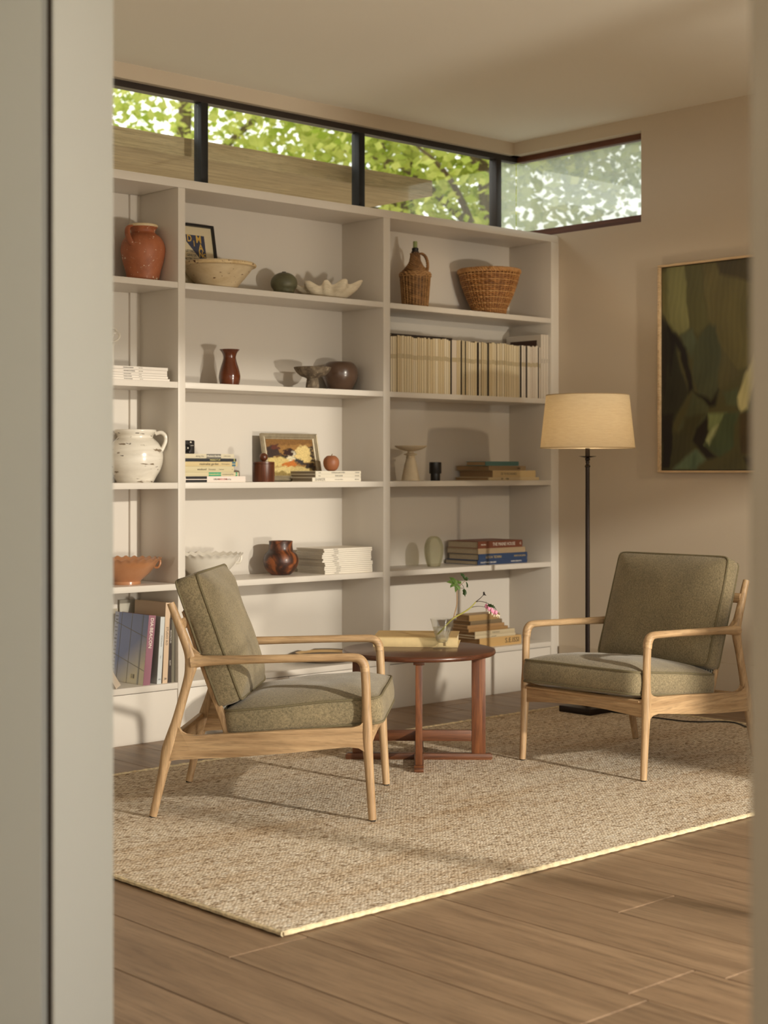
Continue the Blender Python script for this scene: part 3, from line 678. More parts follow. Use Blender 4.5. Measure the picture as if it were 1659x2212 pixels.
# ------------------------------------------------------------------ painting on the right wall
def poly(pts, ox, oy, sc, rect):
    x0, y0, x1, y1 = rect
    return [((ox+a/sc-x0)/(x1-x0), (oy+b/sc-y0)/(y1-y0)) for a, b in pts]
RECT = (1433.0, 570.0, 1692.0, 1019.0)
ZA = lambda pts: poly(pts, 1160, 420, 3.325, RECT)
ZB = lambda pts: poly(pts, 1400, 900, 6.405, RECT)
STROKES = [
 (ZA([(905, 535), (970, 530), (950, 760), (985, 965), (940, 930), (905, 850)]), (82, 76, 46)),
 (ZA([(955, 480), (1090, 480), (1105, 800), (1118, 960), (1085, 1000), (1030, 1000), (970, 900), (948, 750)]), (102, 96, 62)),
 (ZA([(1095, 480), (1205, 480), (1230, 760), (1262, 930), (1180, 1005), (1120, 955), (1105, 700)]), (72, 66, 38)),
 (ZA([(1205, 440), (1800, 400), (1800, 1250), (1590, 1260), (1480, 1280), (1350, 1130), (1255, 900)]), (82, 72, 42)),
 (ZA([(1300, 430), (1700, 400), (1700, 660), (1580, 672), (1500, 645), (1340, 580)]), (58, 48, 28)),
 (ZA([(1040, 1010), (1140, 965), (1182, 1080), (1140, 1175), (1090, 1105)]), (66, 68, 50)),
 (ZA([(905, 860), (1000, 1000), (1060, 1300), (1110, 1430), (1000, 1640), (905, 1665)]), (32, 30, 20)),
 (ZA([(905, 880), (955, 970), (960, 1200), (930, 1400), (905, 1500)]), (20, 16, 12)),
 (ZA([(910, 845), (985, 955), (1102, 1110), (1150, 1400), (1112, 1440), (1052, 1130), (1000, 1060), (985, 1300), (965, 1200), (962, 985)]), (14, 9, 8)),
 (ZA([(1200, 1005), (1260, 940), (1322, 960), (1352, 1150), (1345, 1420), (1282, 1492), (1200, 1450), (1142, 1300), (1150, 1130)]), (58, 58, 40)),
 (ZA([(1355, 1120), (1480, 1280), (1485, 1330), (1370, 1402), (1340, 1400)]), (70, 62, 38)),
 (ZA([(1600, 1250), (1800, 1250), (1800, 1700), (1500, 1650), (1560, 1400)]), (52, 54, 36)),
 (ZA([(1150, 1420), (1282, 1495), (1342, 1410), (1312, 1530), (1260, 1542)]), (12, 9, 8)),
 (ZA([(1150, 1430), (1262, 1540), (1240, 1700), (1030, 1700), (1110, 1560)]), (62, 62, 42)),
 (ZA([(1370, 1430), (1470, 1415), (1482, 1540), (1385, 1520)]), (64, 66, 44)),
 (ZA([(1600, 1190), (1540, 1300), (1472, 1480), (1500, 1592), (1545, 1560), (1590, 1400), (1625, 1250)]), (156, 142, 102)),
 (ZB([(205, -20), (380, -20), (360, 200), (384, 400), (350, 760), (205, 760)]), (16, 11, 8)),
 (ZB([(360, 195), (440, 250), (520, 180), (560, 0), (840, -10), (700, 180), (665, 350), (740, 470), (560, 580), (420, 760), (340, 760), (384, 400)]), (52, 48, 28)),
 (ZB([(880, -20), (840, 60), (705, 180), (670, 360), (760, 480), (850, 605), (1010, 570), (835, 430), (905, 250)]), (14, 10, 10)),
 (ZB([(890, -20), (1150, -20), (1010, 190), (880, 390), (838, 430), (915, 250)]), (98, 102, 66)),
 (ZB([(1120, -20), (1330, -20), (1270, 180), (1230, 460), (1050, 585), (840, 432), (1005, 240)]), (54, 62, 42)),
 (ZB([(860, 360), (960, 200), (1030, 140), (1000, 260), (900, 420)]), (140, 138, 100)),
 (ZB([(390, 760), (560, 575), (720, 498), (760, 510), (845, 612), (700, 760)]), (78, 88, 68)),
 (ZB([(620, 760), (680, 580), (740, 510), (715, 760)]), (60, 72, 56)),
 (ZB([(1340, -20), (1900, -20), (1900, 550), (1350, 565), (1330, 300)]), (56, 42, 24)),
 (ZB([(1010, 760), (1100, 600), (1250, 480), (1380, 560), (1480, 700), (1500, 760)]), (62, 56, 32)),
 (ZB([(1500, 760), (1400, 600), (1900, 540), (1900, 760)]), (30, 16, 14)),
]
def art(u, v):
    col = np.tile(np.array(lin((64, 58, 34))), (u.size, 1))
    uu = u+wob(u, v, 5, 0.010)+wob(v, u, 17, 0.003); vv = v+wob(v, u, 4, 0.006)
    for pl_, rgb in STROKES:
        m = in_poly(uu, vv, pl_, 0.012)[:, None]
        streak = 1+0.05*np.sin(uu*140+np.sin(vv*9)*3+vv*20)+0.08*np.sin(uu*23+np.sin(vv*7+rgb[0])*4+vv*11)
        col = col*(1-m)+m*np.array(lin(rgb))*streak[:, None]
    return col*np.array([1.5, 1.62, 1.5])
T0, T1 = 0.7006, 1.43; ZP0, ZP1 = 1.166, 2.228
pt = thing('wall_painting', 'large dark green abstract painting in a slim pale wood frame on the right wall', 'painting', W(0.010, -(T0+T1)/2, ZP0), ANG-PI/2)
pw, ph_ = T1-T0, ZP1-ZP0
me = paint_mesh(pw-0.03, ph_-0.03, 190, 230, art); me.materials.append(painted('canvas_oil_paint', 0.4))
put('canvas', me, pt, (0, -0.022, 0.015))
FRW = wood('pale_frame_wood', (196, 164, 124), (226, 198, 158), 'X', 0.5)
f_ = 0.011
for nm, bx in (('frame_side', (-pw/2, -pw/2+f_, 0, ph_)), ('frame_side', (pw/2-f_, pw/2, 0, ph_)), ('frame_rail', (-pw/2+f_, pw/2-f_, 0, f_)), ('frame_rail', (-pw/2+f_, pw/2-f_, ph_-f_, ph_))):
    MB().box(bx[0], bx[1], -0.040, -0.002, bx[2], bx[3], 0.001).build(nm, FRW, pt, smooth=0)
MB().box(-pw/2+f_, pw/2-f_, -0.020, -0.004, f_, ph_-f_).build('backing', plain('dark_backing', (24, 18, 14), 0.9), pt, smooth=0)
# ------------------------------------------------------------------ pots and bowls on the shelves
def at_px(px, row, d):
    """place on shelf row at depth d, turned to face the camera; returns location, turn, metres per pixel"""
    p = W(s_at(px, d), d, SHELF[row]); return p, math.atan2(-p.x, p.y), p.y/FPX
def prof_px(prof, p, k):
    out = []
    for r, y in prof: out.append((r*k, 0.0 if y == 'B' else z_at(y, p.y)-p.z))
    return out
def hollow(prof, t, floor_at=None, k=4, inner_from=0):
    """outer profile (bottom to rim) -> closed thin-walled profile"""
    o = curve(prof, k); o = [(max(r, 0.0005), z) for r, z in o]
    rim_r, rim_z = o[-1]
    fl_ = o[0][1]+t if floor_at is None else floor_at
    inn = [(max(r-t, 0.001), max(z, fl_)) for r, z in reversed(o) if z > fl_+t*0.5][1:]
    return [(0, o[0][1])]+o+[(rim_r-t*0.5, rim_z+t*0.15)]+inn+[(0, fl_)]
def pot(name, label, cat, px, row, d, prof, mat, t=0.004, k=4, wave=None, n=56, part=None, group=None):
    p, rz, m = at_px(px, row, d); pr = prof_px(prof, p, m)
    if part is None:
        o = MB().lathe(hollow(pr, t, k=k), n, wave).build(name, mat, None, p, rz, 60); tag(o, label, cat, group); return o, m, p
    o = thing(name, label, cat, p, rz, group); MB().lathe(hollow(pr, t, k=k), n, wave).build(part, mat, o, smooth=60); return o, m, p
TERRA = patchy('worn_terracotta', [(0.25, (130, 72, 44)), (0.5, (168, 99, 64)), (0.75, (186, 120, 86))], 6, 0.55, specks=[((222, 204, 180), 0.66, 24), ((226, 210, 186), 0.67, 80)])
o, m, p = pot('terracotta_jug', 'chipped orange terracotta jug with one strap handle on the top left shelf', 'jug', 309, 0, 0.16,
   [(33, 'B'), (37, 590), (44, 565), (48, 543), (45.5, 526), (37.5, 513), (28.5, 506), (25.5, 502), (27, 497), (31, 491), (30.5, 487)], TERRA, 0.006, part='body')
c = curve([(-25*m, -22*m, z_at(492, p.y)-p.z, 4*m), (-31*m, -28*m, z_at(495, p.y)-p.z, 4.6*m), (-33*m, -33*m, z_at(507, p.y)-p.z, 4.6*m), (-29*m, -39*m, z_at(523, p.y)-p.z, 4.4*m), (-21*m, -40*m, z_at(537, p.y)-p.z, 4.2*m)], 5)
MB().tube([q[:3] for q in c], [(q[3]*0.7, q[3]*1.5) for q in c], 12).build('handle', TERRA, o)
CREAMG = patchy('cream_glaze', [(0.3, (196, 172, 128)), (0.7, (222, 204, 168))], 16, 0.35, specks=((90, 60, 36), 0.70, 60))
MB().lathe([(25*m, z_at(489.5, p.y)-p.z), (31.8*m, z_at(491.5, p.y)-p.z), (32*m, z_at(487, p.y)-p.z), (30*m, z_at(485.6, p.y)-p.z), (25*m, z_at(487, p.y)-p.z)], 48).build('glazed_rim', CREAMG, o)

CREAMB = patchy('cream_earthenware', [(0.3, (196, 172, 132)), (0.55, (218, 200, 166)), (0.8, (228, 214, 186))], 5, 0.5, specks=[((98, 62, 36), 0.665, 36)], stretch=(1, 1, 2.5))
o, m, p = pot('earthenware_bowl', 'wide cream earthenware bowl with flared chipped rim in front of the framed poster', 'bowl', 470, 0, 0.134,
   [(38, 'B'), (41, 624), (47, 615), (60, 600), (71, 586), (76, 579), (80, 577.5), (82, 573), (80, 569), (76, 569.5)], CREAMB, 0.006, part='body')
MB().tube([(80.3*m*math.sin(2*PI*k/72), -80.3*m*math.cos(2*PI*k/72), z_at(574.3, p.y)-p.z+0.0006*math.sin(k*2.7)) for k in range(72)], 0.0078, 10, closed=True).build('rim', patchy('chipped_rim', [(0.35, (196, 166, 118)), (0.6, (222, 198, 154))], 12, 0.5, specks=((92, 52, 30), 0.60, 40)), o)
GRN = patchy('dark_green_glaze', [(0.3, (76, 74, 54)), (0.55, (102, 100, 74)), (0.8, (122, 122, 94))], 7, 0.5, detail=8, specks=((40, 38, 28), 0.66, 16), stretch=(1, 1, 0.6))
o, m, p = pot('bud_vase', 'round dark green bud vase with tiny black neck beside the clam shell', 'vase', 613.5, 0, 0.17,
   [(18, 'B'), (23, 627), (27.5, 620), (29, 613), (28, 606), (25, 600), (19, 594), (11, 590), (5, 589)], GRN, 0.003, part='body')
zt_ = z_at(589, p.y)-p.z
MB().lathe([(2.8*m, zt_-0.002), (4.6*m, zt_-0.002), (4.6*m, zt_+0.0035), (4*m, zt_+0.0042), (2.8*m, zt_+0.0036)], 24).build('neck', plain('black_glaze', (30, 28, 24), 0.35), o)

BRN = patchy('brown_amber_glaze', [(0.3, (62, 24, 10)), (0.55, (104, 48, 18)), (0.8, (128, 66, 26))], 5, 0.18, stretch=(1, 1, 0.35), coat=0.6, bs=0.02)
pot('flared_vase', 'brown glazed vase with waisted neck standing alone on the second shelf', 'vase', 496, 1, 0.15,
   [(19.5, 'B'), (22.5, 822), (23.2, 811), (20, 796), (15, 780), (13.6, 771), (16, 763), (20.5, 757), (22.3, 755.2)], BRN, 0.003)
STN = patchy('speckled_grey_stone', [(0.3, (70, 58, 46)), (0.5, (106, 92, 74)), (0.7, (142, 128, 108))], 30, 0.8, detail=8, specks=((158, 142, 120), 0.62, 70))
pot('footed_bowl', 'speckled grey-brown stone bowl on a chunky foot beside the round brown pot', 'bowl', 675, 1, 0.115,
   [(15, 'B'), (14.2, 830), (13, 822), (13.5, 817), (26, 812), (36, 803), (40.3, 794.5), (39.5, 793.4)], STN, 0.006)
BR2 = patchy('matt_brown_glaze', [(0.3, (74, 54, 42)), (0.7, (102, 78, 62))], 6, 0.30, coat=0.4)
pot('round_pot', 'round-shouldered grey-brown pot tucked behind the speckled footed bowl', 'pot', 734, 1, 0.20,
   [(23, 'B'), (31, 833), (38, 818), (39.2, 806), (37, 794), (31, 786), (26.5, 783.4), (26, 782.6)], BR2, 0.004)

URN = patchy('distressed_white_glaze', [(0.28, (206, 198, 184)), (0.6, (228, 222, 210))], 5, 0.22, specks=[((128, 112, 92), 0.62, 9), ((70, 56, 44), 0.66, 20)], stretch=(1, 1, 4.5), coat=0.5)
o, m, p = pot('urn', 'white distressed glazed urn with two loop handles on the left shelf', 'urn', 292, 2, 0.155,
   [(39, 'B'), (45, 1031), (55, 1013), (60, 993), (58.5, 974), (51, 958), (42, 949), (38.5, 945.5), (39, 941), (43.5, 936), (46, 931.5), (45, 928.5)], URN, 0.006, part='body')
for sg in (-1, 1):
    c = curve([(sg*43*m, 0, z_at(937, p.y)-p.z, 4.2*m), (sg*55*m, 0, z_at(934, p.y)-p.z, 4.4*m), (sg*64*m, 0, z_at(941, p.y)-p.z, 4.4*m), (sg*65*m, 0, z_at(953, p.y)-p.z, 4.2*m), (sg*60*m, 0, z_at(966, p.y)-p.z, 4.2*m), (sg*55.5*m, 0, z_at(974, p.y)-p.z, 4.6*m)], 5)
    MB().tube([q[:3] for q in c], [q[3] for q in c], 12).build('handle', URN, o)
def scallop(m, amp, cnt=26, z0=0.0):
    def w(r, z, a):
        f = min(1, max(0, (r/m-64)/12)); return r+amp*0.5*m*f*math.cos(cnt*a), z+amp*m*f*math.cos(cnt*a)
    return w
TANG = patchy('glossy_terracotta_glaze', [(0.3, (166, 112, 74)), (0.7, (188, 136, 96))], 4, 0.25, coat=0.5, bs=0.02)
WHG = patchy('glossy_white_glaze', [(0.3, (222, 216, 204)), (0.7, (234, 229, 218))], 4, 0.25, coat=0.5, bs=0.02)
for nm, lab, px, d, mat in (('scalloped_bowl', 'glossy orange terracotta bowl with a frilled rim on the lower left shelf', 272, 0.142, TANG),
                            ('scalloped_bowl', 'white bowl with a frilled rim half hidden behind the left armchair back', 448, 0.142, WHG)):
    p, rz, m = at_px(px, 3, d); yb = HY+(CAM_H-SHELF[3])*FPX/p.y; o = thing(nm, lab, 'bowl', p, rz, 'frilled serving bowls')
    pr = [(32, 0), (32, 6), (33, 8), (49, 22), (62, 37), (69, 48), (75, 53.5), (77, 55.5)]
    pr = [(r*m, h*m) for r, h in pr]
    MB().lathe(hollow(pr, 0.005, k=4), 156, scallop(m, 2.0)).build('body', mat, o, smooth=60)
    for sg in (-1, 1):
        c = curve([(sg*73*m, 0, 51*m, 2.6*m), (sg*73*m, -2*m, 44*m, 2.6*m), (sg*69*m, -2*m, 36*m, 2.6*m), (sg*62*m, 0, 35*m, 2.8*m)], 5)
        MB().tube([q[:3] for q in c], [q[3] for q in c], 10).build('handle', mat, o)
GOURD = patchy('burnished_brown_clay', [(0.38, (44, 26, 20)), (0.48, (72, 38, 24)), (0.58, (142, 80, 42)), (0.8, (112, 58, 32))], 9, 0.42, dist=1.2, coat=0.12)
pot('burnished_pot', 'burnished dark brown pot with a wide neck standing beside the white magazine stack', 'pot', 606.5, 3, 0.165,
   [(10, 'B'), (20, 1241), (31, 1231), (37.3, 1218), (38, 1208), (34.5, 1197), (28, 1190), (26.0, 1185), (25.2, 1176), (25.8, 1168.5)], GOURD, 0.004)
DKW = wood('dark_turned_wood', (70, 34, 20), (112, 62, 36), 'Z', 0.35)
p, rz, m = at_px(569.3, 2, 0.06); o = thing('lidded_box', 'round dark wooden box with a ball knob in front of the small framed picture', 'box', p, rz)
H1 = z_at(1002, p.y)-p.z; H2 = z_at(997.5, p.y)-p.z
MB().lathe([(0, 0), (23.2*m, 0), (23.8*m, 0.002), (23.8*m, H1-0.0012), (22.8*m, H1), (0, H1)], 48).build('body', DKW, o)
MB().lathe([(0, H1), (23*m, H1), (23.8*m, H1+0.001), (23.6*m, H2-0.001), (22*m, H2), (4*m, H2+0.0004), (3.4*m, H2+1.6*m)] + [(9.2*m*math.sin(a), H2+10*m-9.2*m*math.cos(a)) for a in [0.45+0.27*i for i in range(10)]]+[(0, H2+19.2*m)], 48).build('lid', DKW, o)
CLAYF = patchy('orange_brown_clay', [(0.3, (138, 82, 52)), (0.7, (168, 110, 74))], 8, 0.5)
DISH_O = patchy('dark_dish_clay', [(0.3, (76, 62, 48)), (0.7, (104, 88, 70))], 8, 0.6); DISH_I = patchy('tan_dish_glaze', [(0.3, (176, 142, 92)), (0.7, (204, 172, 122))], 5, 0.45)
p, rz, m = at_px(701, 4, 0.17); o = thing('shallow_dish', 'wide shallow dark dish with tan inside on the bottom shelf behind the table', 'dish', p, rz)
MB().lathe([(0, 0), (50*m, 0), (53*m, 2*m), (64*m, 13*m), (67*m, 18*m), (66*m, 19.5*m), (63.5*m, 18*m), (60.5*m, 12*m)], 64).build('body', DISH_O, o)
MB().lathe([(0, 4*m), (48*m, 4*m), (57*m, 8*m), (62*m, 14*m), (63.6*m, 17.4*m), (62.4*m, 17*m), (56*m, 9*m), (48*m, 5*m), (0, 5*m)], 64).build('inside_glaze', DISH_I, o)

STONE = patchy('cream_cast_stone', [(0.3, (198, 182, 154)), (0.7, (222, 208, 182))], 10, 0.8, detail=8)
p, rz, m = at_px(887, 2, 0.14); o = thing('candle_stand', 'cream stone candle stand with a shallow dish on a tapered column', 'candle holder', p, rz)
Zp = lambda y: z_at(y, p.y)-p.z
MB().lathe(curve([(0.0005, 0), (19.5*m, 0), (19.6*m, Zp(1036)), (17.5*m, Zp(1024)), (13.5*m, Zp(1005)), (10.2*m, Zp(992)), (9.8*m, Zp(990))], 3)+[(0, Zp(990))], 40).build('column', STONE, o, smooth=50)
MB().lathe([(0, Zp(990)), (9.2*m, Zp(990)), (10.2*m, Zp(988)), (9.2*m, Zp(986.5)), (9.0*m, Zp(985)), (10.4*m, Zp(983.5)), (14.6*m, Zp(982.2)), (14.8*m, Zp(980.6)), (9*m, Zp(979.4)), (6.4*m, Zp(977.5)), (6.8*m, Zp(974.5)), (0, Zp(974.5))], 40).build('collar', STONE, o, smooth=50)
MB().lathe(curve([(0.0005, Zp(974.6)), (10*m, Zp(974.4)), (22*m, Zp(971.5)), (31*m, Zp(967)), (34.8*m, Zp(963.6)), (33.8*m, Zp(963)), (29*m, Zp(965.6)), (12*m, Zp(969.5)), (0.0005, Zp(970))], 3), 48).build('dish', STONE, o, smooth=50)
p, rz, m = at_px(940.3, 2, 0.10); Zp = lambda y: z_at(y, p.y)-p.z
o = thing('black_goblet', 'small black stepped candle cup beside the cream candle stand', 'cup', p, rz)
BLG = plain('black_satin', (24, 22, 24), 0.32)
MB().lathe([(0, 0), (10.2*m, 0), (10.4*m, 0.001), (10.4*m, Zp(1023)), (0, Zp(1023))], 40).build('base', BLG, o)
MB().lathe([(0, Zp(1023)), (12.6*m, Zp(1023)), (13.3*m, Zp(1022)), (13.3*m, Zp(999)), (12.6*m, Zp(998.4)), (11.2*m, Zp(999)), (11*m, Zp(1014)), (0, Zp(1014))], 40).build('cup', BLG, o)
p, rz, m = at_px(937.2, 3, 0.12); hh = 66*m
EGG = clear_glass('olive_clear_glass', (236, 236, 218), 1.42, 0.6)
tag(MB().lathe(curve([(0.0005, 0), (11*m, 0), (14*m, 1.5*m), (18.5*m, 16*m), (20.8*m, 34*m), (19.6*m, 48*m), (14.5*m, 60*m), (7*m, 65.5*m), (0.0005, hh)], 4), 40).build('glass_egg', EGG, None, p, rz, 70),
    'clear olive-tinted solid glass egg standing beside the stacked books', 'ornament')

# ---- wicker demijohn and basket: real woven strands
def cane(name, a, b): return patchy(name, [(0.3, a), (0.7, b)], 26, 0.55, detail=3)
W1, W2 = cane('willow_cane', (112, 78, 44), (168, 124, 76)), cane('willow_cane_light', (148, 108, 64), (190, 148, 98))
def radius(prof, z):
    for (r0, z0), (r1, z1_) in zip(prof, prof[1:]):
        if z0 <= z <= z1_: return r0+(r1-r0)*(z-z0)/max(1e-9, z1_-z0)
    return prof[-1][0]
p, rz, m = at_px(896.8, 0, 0.15); Zp = lambda y: z_at(y, p.y)-p.z
o = thing('wicker_demijohn', 'tall green glass bottle in woven wicker with a rope handle', 'bottle', p, rz)
GR = solid_glass('green_bottle_glass', (110, 140, 80), 1.45, 0.15)
GRS = plain('pale_green_stopper', (140, 152, 96), 0.4)
outer = [(27*m, 0), (29*m, Zp(645)), (32.5*m, Zp(600)), (33*m, Zp(594)), (28*m, Zp(586)), (17*m, Zp(574)), (11.5*m, Zp(564)), (10*m, Zp(552)), (10.6*m, Zp(544)), (8*m, Zp(542))]
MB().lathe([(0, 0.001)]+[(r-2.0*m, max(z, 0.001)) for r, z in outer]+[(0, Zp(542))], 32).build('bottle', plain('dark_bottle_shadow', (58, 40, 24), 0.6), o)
MB().lathe([(0, Zp(543)), (7*m, Zp(543)), (7.2*m, Zp(537)), (6*m, Zp(535.5)), (0, Zp(535.5))], 24).build('neck_band', plain('black_neck_wax', (24, 18, 16), 0.5), o)
MB().lathe([(0, Zp(536)), (4.6*m, Zp(536)), (4.8*m, Zp(524)), (4.4*m, Zp(521.5)), (0, Zp(521))], 20).build('stopper', GRS, o)
mb = MB(); NST = 26; rnd = random.Random(4); z = 0.003; row = 0
while z < Zp(546):
    ph = row*PI; n = 104; pts = []
    for k in range(n):
        a = 2*PI*k/n; r = radius(outer, z)+0.9*m*math.cos(NST/2*a+ph)*1.0-0.2*m
        pts.append((r*math.sin(a), -r*math.cos(a), z+0.5*m*math.sin(3*a+row)))
    mb.tube(pts, 1.05*m if z < Zp(596) else 1.0*m, 5, closed=True); row += 1; z += 2.5*m if z < Zp(596) else 2.1*m
mb.build('woven_strands', W1, o, kind='stuff')
mb = MB()
for k in range(NST):
    a = 2*PI*(k+0.5)/NST; pts = []
    for i in range(15):
        z = Zp(596)*i/14; r = radius(outer, z)+0.2*m; pts.append((r*math.sin(a), -r*math.cos(a), z))
    mb.tube(pts, 1.0*m, 5)
mb.build('upright_stakes', W2, o, kind='stuff')
mb = MB()
for q, zc, rr in ((0, Zp(597), 33.6), (1, Zp(593), 33.6), (2, Zp(590), 31.4)):
    mb.tube([((rr*m+0.9*m*math.sin(20*a+q*2))*math.sin(a), -(rr*m+0.9*m*math.sin(20*a+q*2))*math.cos(a), zc+0.8*m*math.cos(20*a+q*2)) for a in [2*PI*k/160 for k in range(160)]], 1.5*m, 6, closed=True)
mb.build('shoulder_braid', W2, o, kind='stuff')
c = curve([(8*m, -4*m, Zp(549)), (15*m, -4*m, Zp(549)), (22*m, -4*m, Zp(555)), (26*m, -4*m, Zp(565)), (27*m, -4*m, Zp(576)), (26*m, -4*m, Zp(586))], 10)
for q in range(2):
    pts = []
    for i, (x, y, z) in enumerate(c):
        a = i*0.75+q*PI; pts.append((x+1.7*m*math.cos(a), y+1.7*m*math.sin(a), z+0.8*m*math.cos(a)))
    MB().tube(pts, 2.0*m, 7).build('handle_rope', W1, o)
p, rz, m = at_px(1056.6, 0, 0.155); Zp = lambda y: z_at(y, p.y)-p.z
o = thing('woven_basket', 'round brown woven basket with a braided rim on the top right shelf', 'basket', p, rz)
BK1, BK2 = cane('basket_cane', (120, 76, 38), (176, 120, 64)), cane('basket_cane_light', (160, 112, 64), (200, 152, 96))
outer = [(34*m, 0), (37*m, Zp(668)), (50*m, Zp(640)), (60*m, Zp(612)), (65*m, Zp(592)), (66*m, Zp(584))]
MB().lathe([(0, 0.001)]+[(r-2.2*m, max(z, 0.001)) for r, z in outer]+[(61*m, Zp(584)), (40*m, Zp(655)), (30*m, 0.006), (0, 0.006)], 48).build('lining', plain('basket_inside', (104, 62, 30), 0.8), o)
mb = MB(); mb2 = MB(); NST = 44; rows = 22
for row in range(rows):
    z = 0.002+(Zp(597)-0.002)*row/(rows-1); ph = row*PI; n = 176; pts = []
    for k in range(n):
        a = 2*PI*k/n; r = radius(outer, z)+1.0*m*math.cos(NST/2*a+ph); pts.append((r*math.sin(a), -r*math.cos(a), z))
    (mb if row % 3 else mb2).tube(pts, 1.75*m, 5, closed=True)
mb.build('woven_strands', BK1, o, kind='stuff'); mb2.build('woven_band', BK2, o, kind='stuff')
mb = MB()
for k in range(NST):
    a = 2*PI*(k+0.5)/NST; pts = []
    for i in range(13):
        z = Zp(590)*i/12; r = radius(outer, z)+0.25*m; pts.append((r*math.sin(a), -r*math.cos(a), z))
    mb.tube(pts, 1.25*m, 5)
mb.build('upright_stakes', BK2, o, kind='stuff')
mb = MB()
for q in range(3):
    mb.tube([((65.2*m+2.0*m*math.sin(24*a+q*2.09))*math.sin(a), -(65.2*m+2.0*m*math.sin(24*a+q*2.09))*math.cos(a), Zp(588)+3.2*m*math.cos(24*a+q*2.09)) for a in [2*PI*k/240 for k in range(240)]], 2.5*m, 6, closed=True)
mb.build('braided_rim', BK2, o, kind='stuff')

# ---- giant clam shell: fluted half shell lying hollow side up, tipped towards the room
SHELLM = patchy('chalky_shell', [(0.3, (204, 190, 164)), (0.6, (226, 214, 190))], 14, 0.8, detail=8, stretch=(1, 1, 3), specks=((150, 128, 98), 0.72, 24))
p, rz, m = at_px(708, 0, 0.15); o = thing('clam_shell', 'large white fluted clam shell lying open between the green vase and the divider', 'shell', p, rz)
def flute(r, z, a):
    t = min(1.0, z/(34*m)); c_ = math.cos(9*a+0.6); c_ = c_*(1.25-0.25*c_*c_); q = abs(math.sin(a))
    rr = r*(1+0.115*min(1, t*1.6)*c_)*(0.60+0.40*q**1.5)
    return rr, z*(1+0.15*c_*t+0.10*math.sin(a)*t)+0.7*m*math.sin(z/m*1.5)*t
sp = curve([(24*m, 0), (34*m, 3*m), (47*m, 10*m), (59*m, 20*m), (67*m, 29*m), (70*m, 34*m)], 6)
MB().lathe(hollow(sp, 0.0055, k=2), 216, flute).build('fluted_valve', SHELLM, o, smooth=70)

# ---- looped white ceramic at the jamb
p, rz, m = at_px(240, 1, 0.235); o = thing('looped_ceramic', 'white ceramic piece with curled loops half hidden by the door jamb', 'ornament', p, rz)
CER = plain('white_ceramic', (228, 222, 210), 0.3)
Zp = lambda y: z_at(y, p.y)-p.z
MB().lathe(curve([(0.0005, 0), (17*m, 0), (17*m, 4*m), (10*m, 12*m), (7*m, 40*m), (7*m, Zp(748)), (9*m, Zp(742)), (0.0005, Zp(740))], 3), 32).build('stem', CER, o)
def ring(cx, cy, rx, ry, tilt, y0):
    pts = []
    for k in range(40):
        a = 2*PI*k/40; q = (rx*math.cos(a), ry*math.sin(a)); x_ = q[0]*math.cos(tilt)-q[1]*math.sin(tilt); z_ = q[0]*math.sin(tilt)+q[1]*math.cos(tilt)
        pts.append(((cx-240+x_)*m, y0+0.006*math.sin(a), Zp(cy)+z_*m))
    return MB().tube(pts, 2.6*m, 8, closed=True)
ring(247, 728, 12, 9, 0.55, -0.008).build('loop', CER, o)
ring(243, 714, 9, 5, -0.5, 0.0).build('loop', CER, o)
ring(232, 722, 12, 9, -0.5, -0.004).build('loop', CER, o)
# ------------------------------------------------------------------ books and magazines
INK = plain('black_ink', (34, 30, 28), 0.7); GREYINK = plain('grey_ink', (120, 112, 100), 0.7); WINK = plain('white_ink', (232, 226, 212), 0.6)
YINK = plain('yellow_ink', (226, 214, 140), 0.6); GOLD = plain('gold_ink', (196, 170, 110), 0.5); REDINK = plain('red_ink', (180, 52, 40), 0.6)
def cover(rgb, rough=0.45): return plain('cover_%d_%d_%d' % rgb, rgb, rough)
def book_parts(parent, L, D, Tk, rgb, hard=True, page=PAPER):
    """lying book: spine along x at y=0 facing -y, depth +y, thickness z; cover with inset page block"""
    c = 0.0026 if hard else 0.0010; g = 0.0035 if hard else 0.0006
    mb = MB().box(0, L, 0, D, 0, c).box(0, L, 0, D, Tk-c, Tk)
    if hard:
        n = 6; arc = [(0.0018*(1-math.cos(PI*k/n*2))*-0.4, c*0+Tk*k/n) for k in range(n+1)]
        mb.prism([(a-0.0005, b) for a, b in arc]+[(0.003, Tk), (0.003, 0)], 0, L, 0, 'YZ')
    else: mb.box(0, L, -0.0004, 0.0012, 0, Tk)
    o = mb.build('cover', cover(rgb) if isinstance(rgb, tuple) else rgb, parent, smooth=0)
    MB().box(g, L-g, 0.0031 if hard else 0.0012, D-g, c, Tk-c).build('pages', page, parent, smooth=0); return o
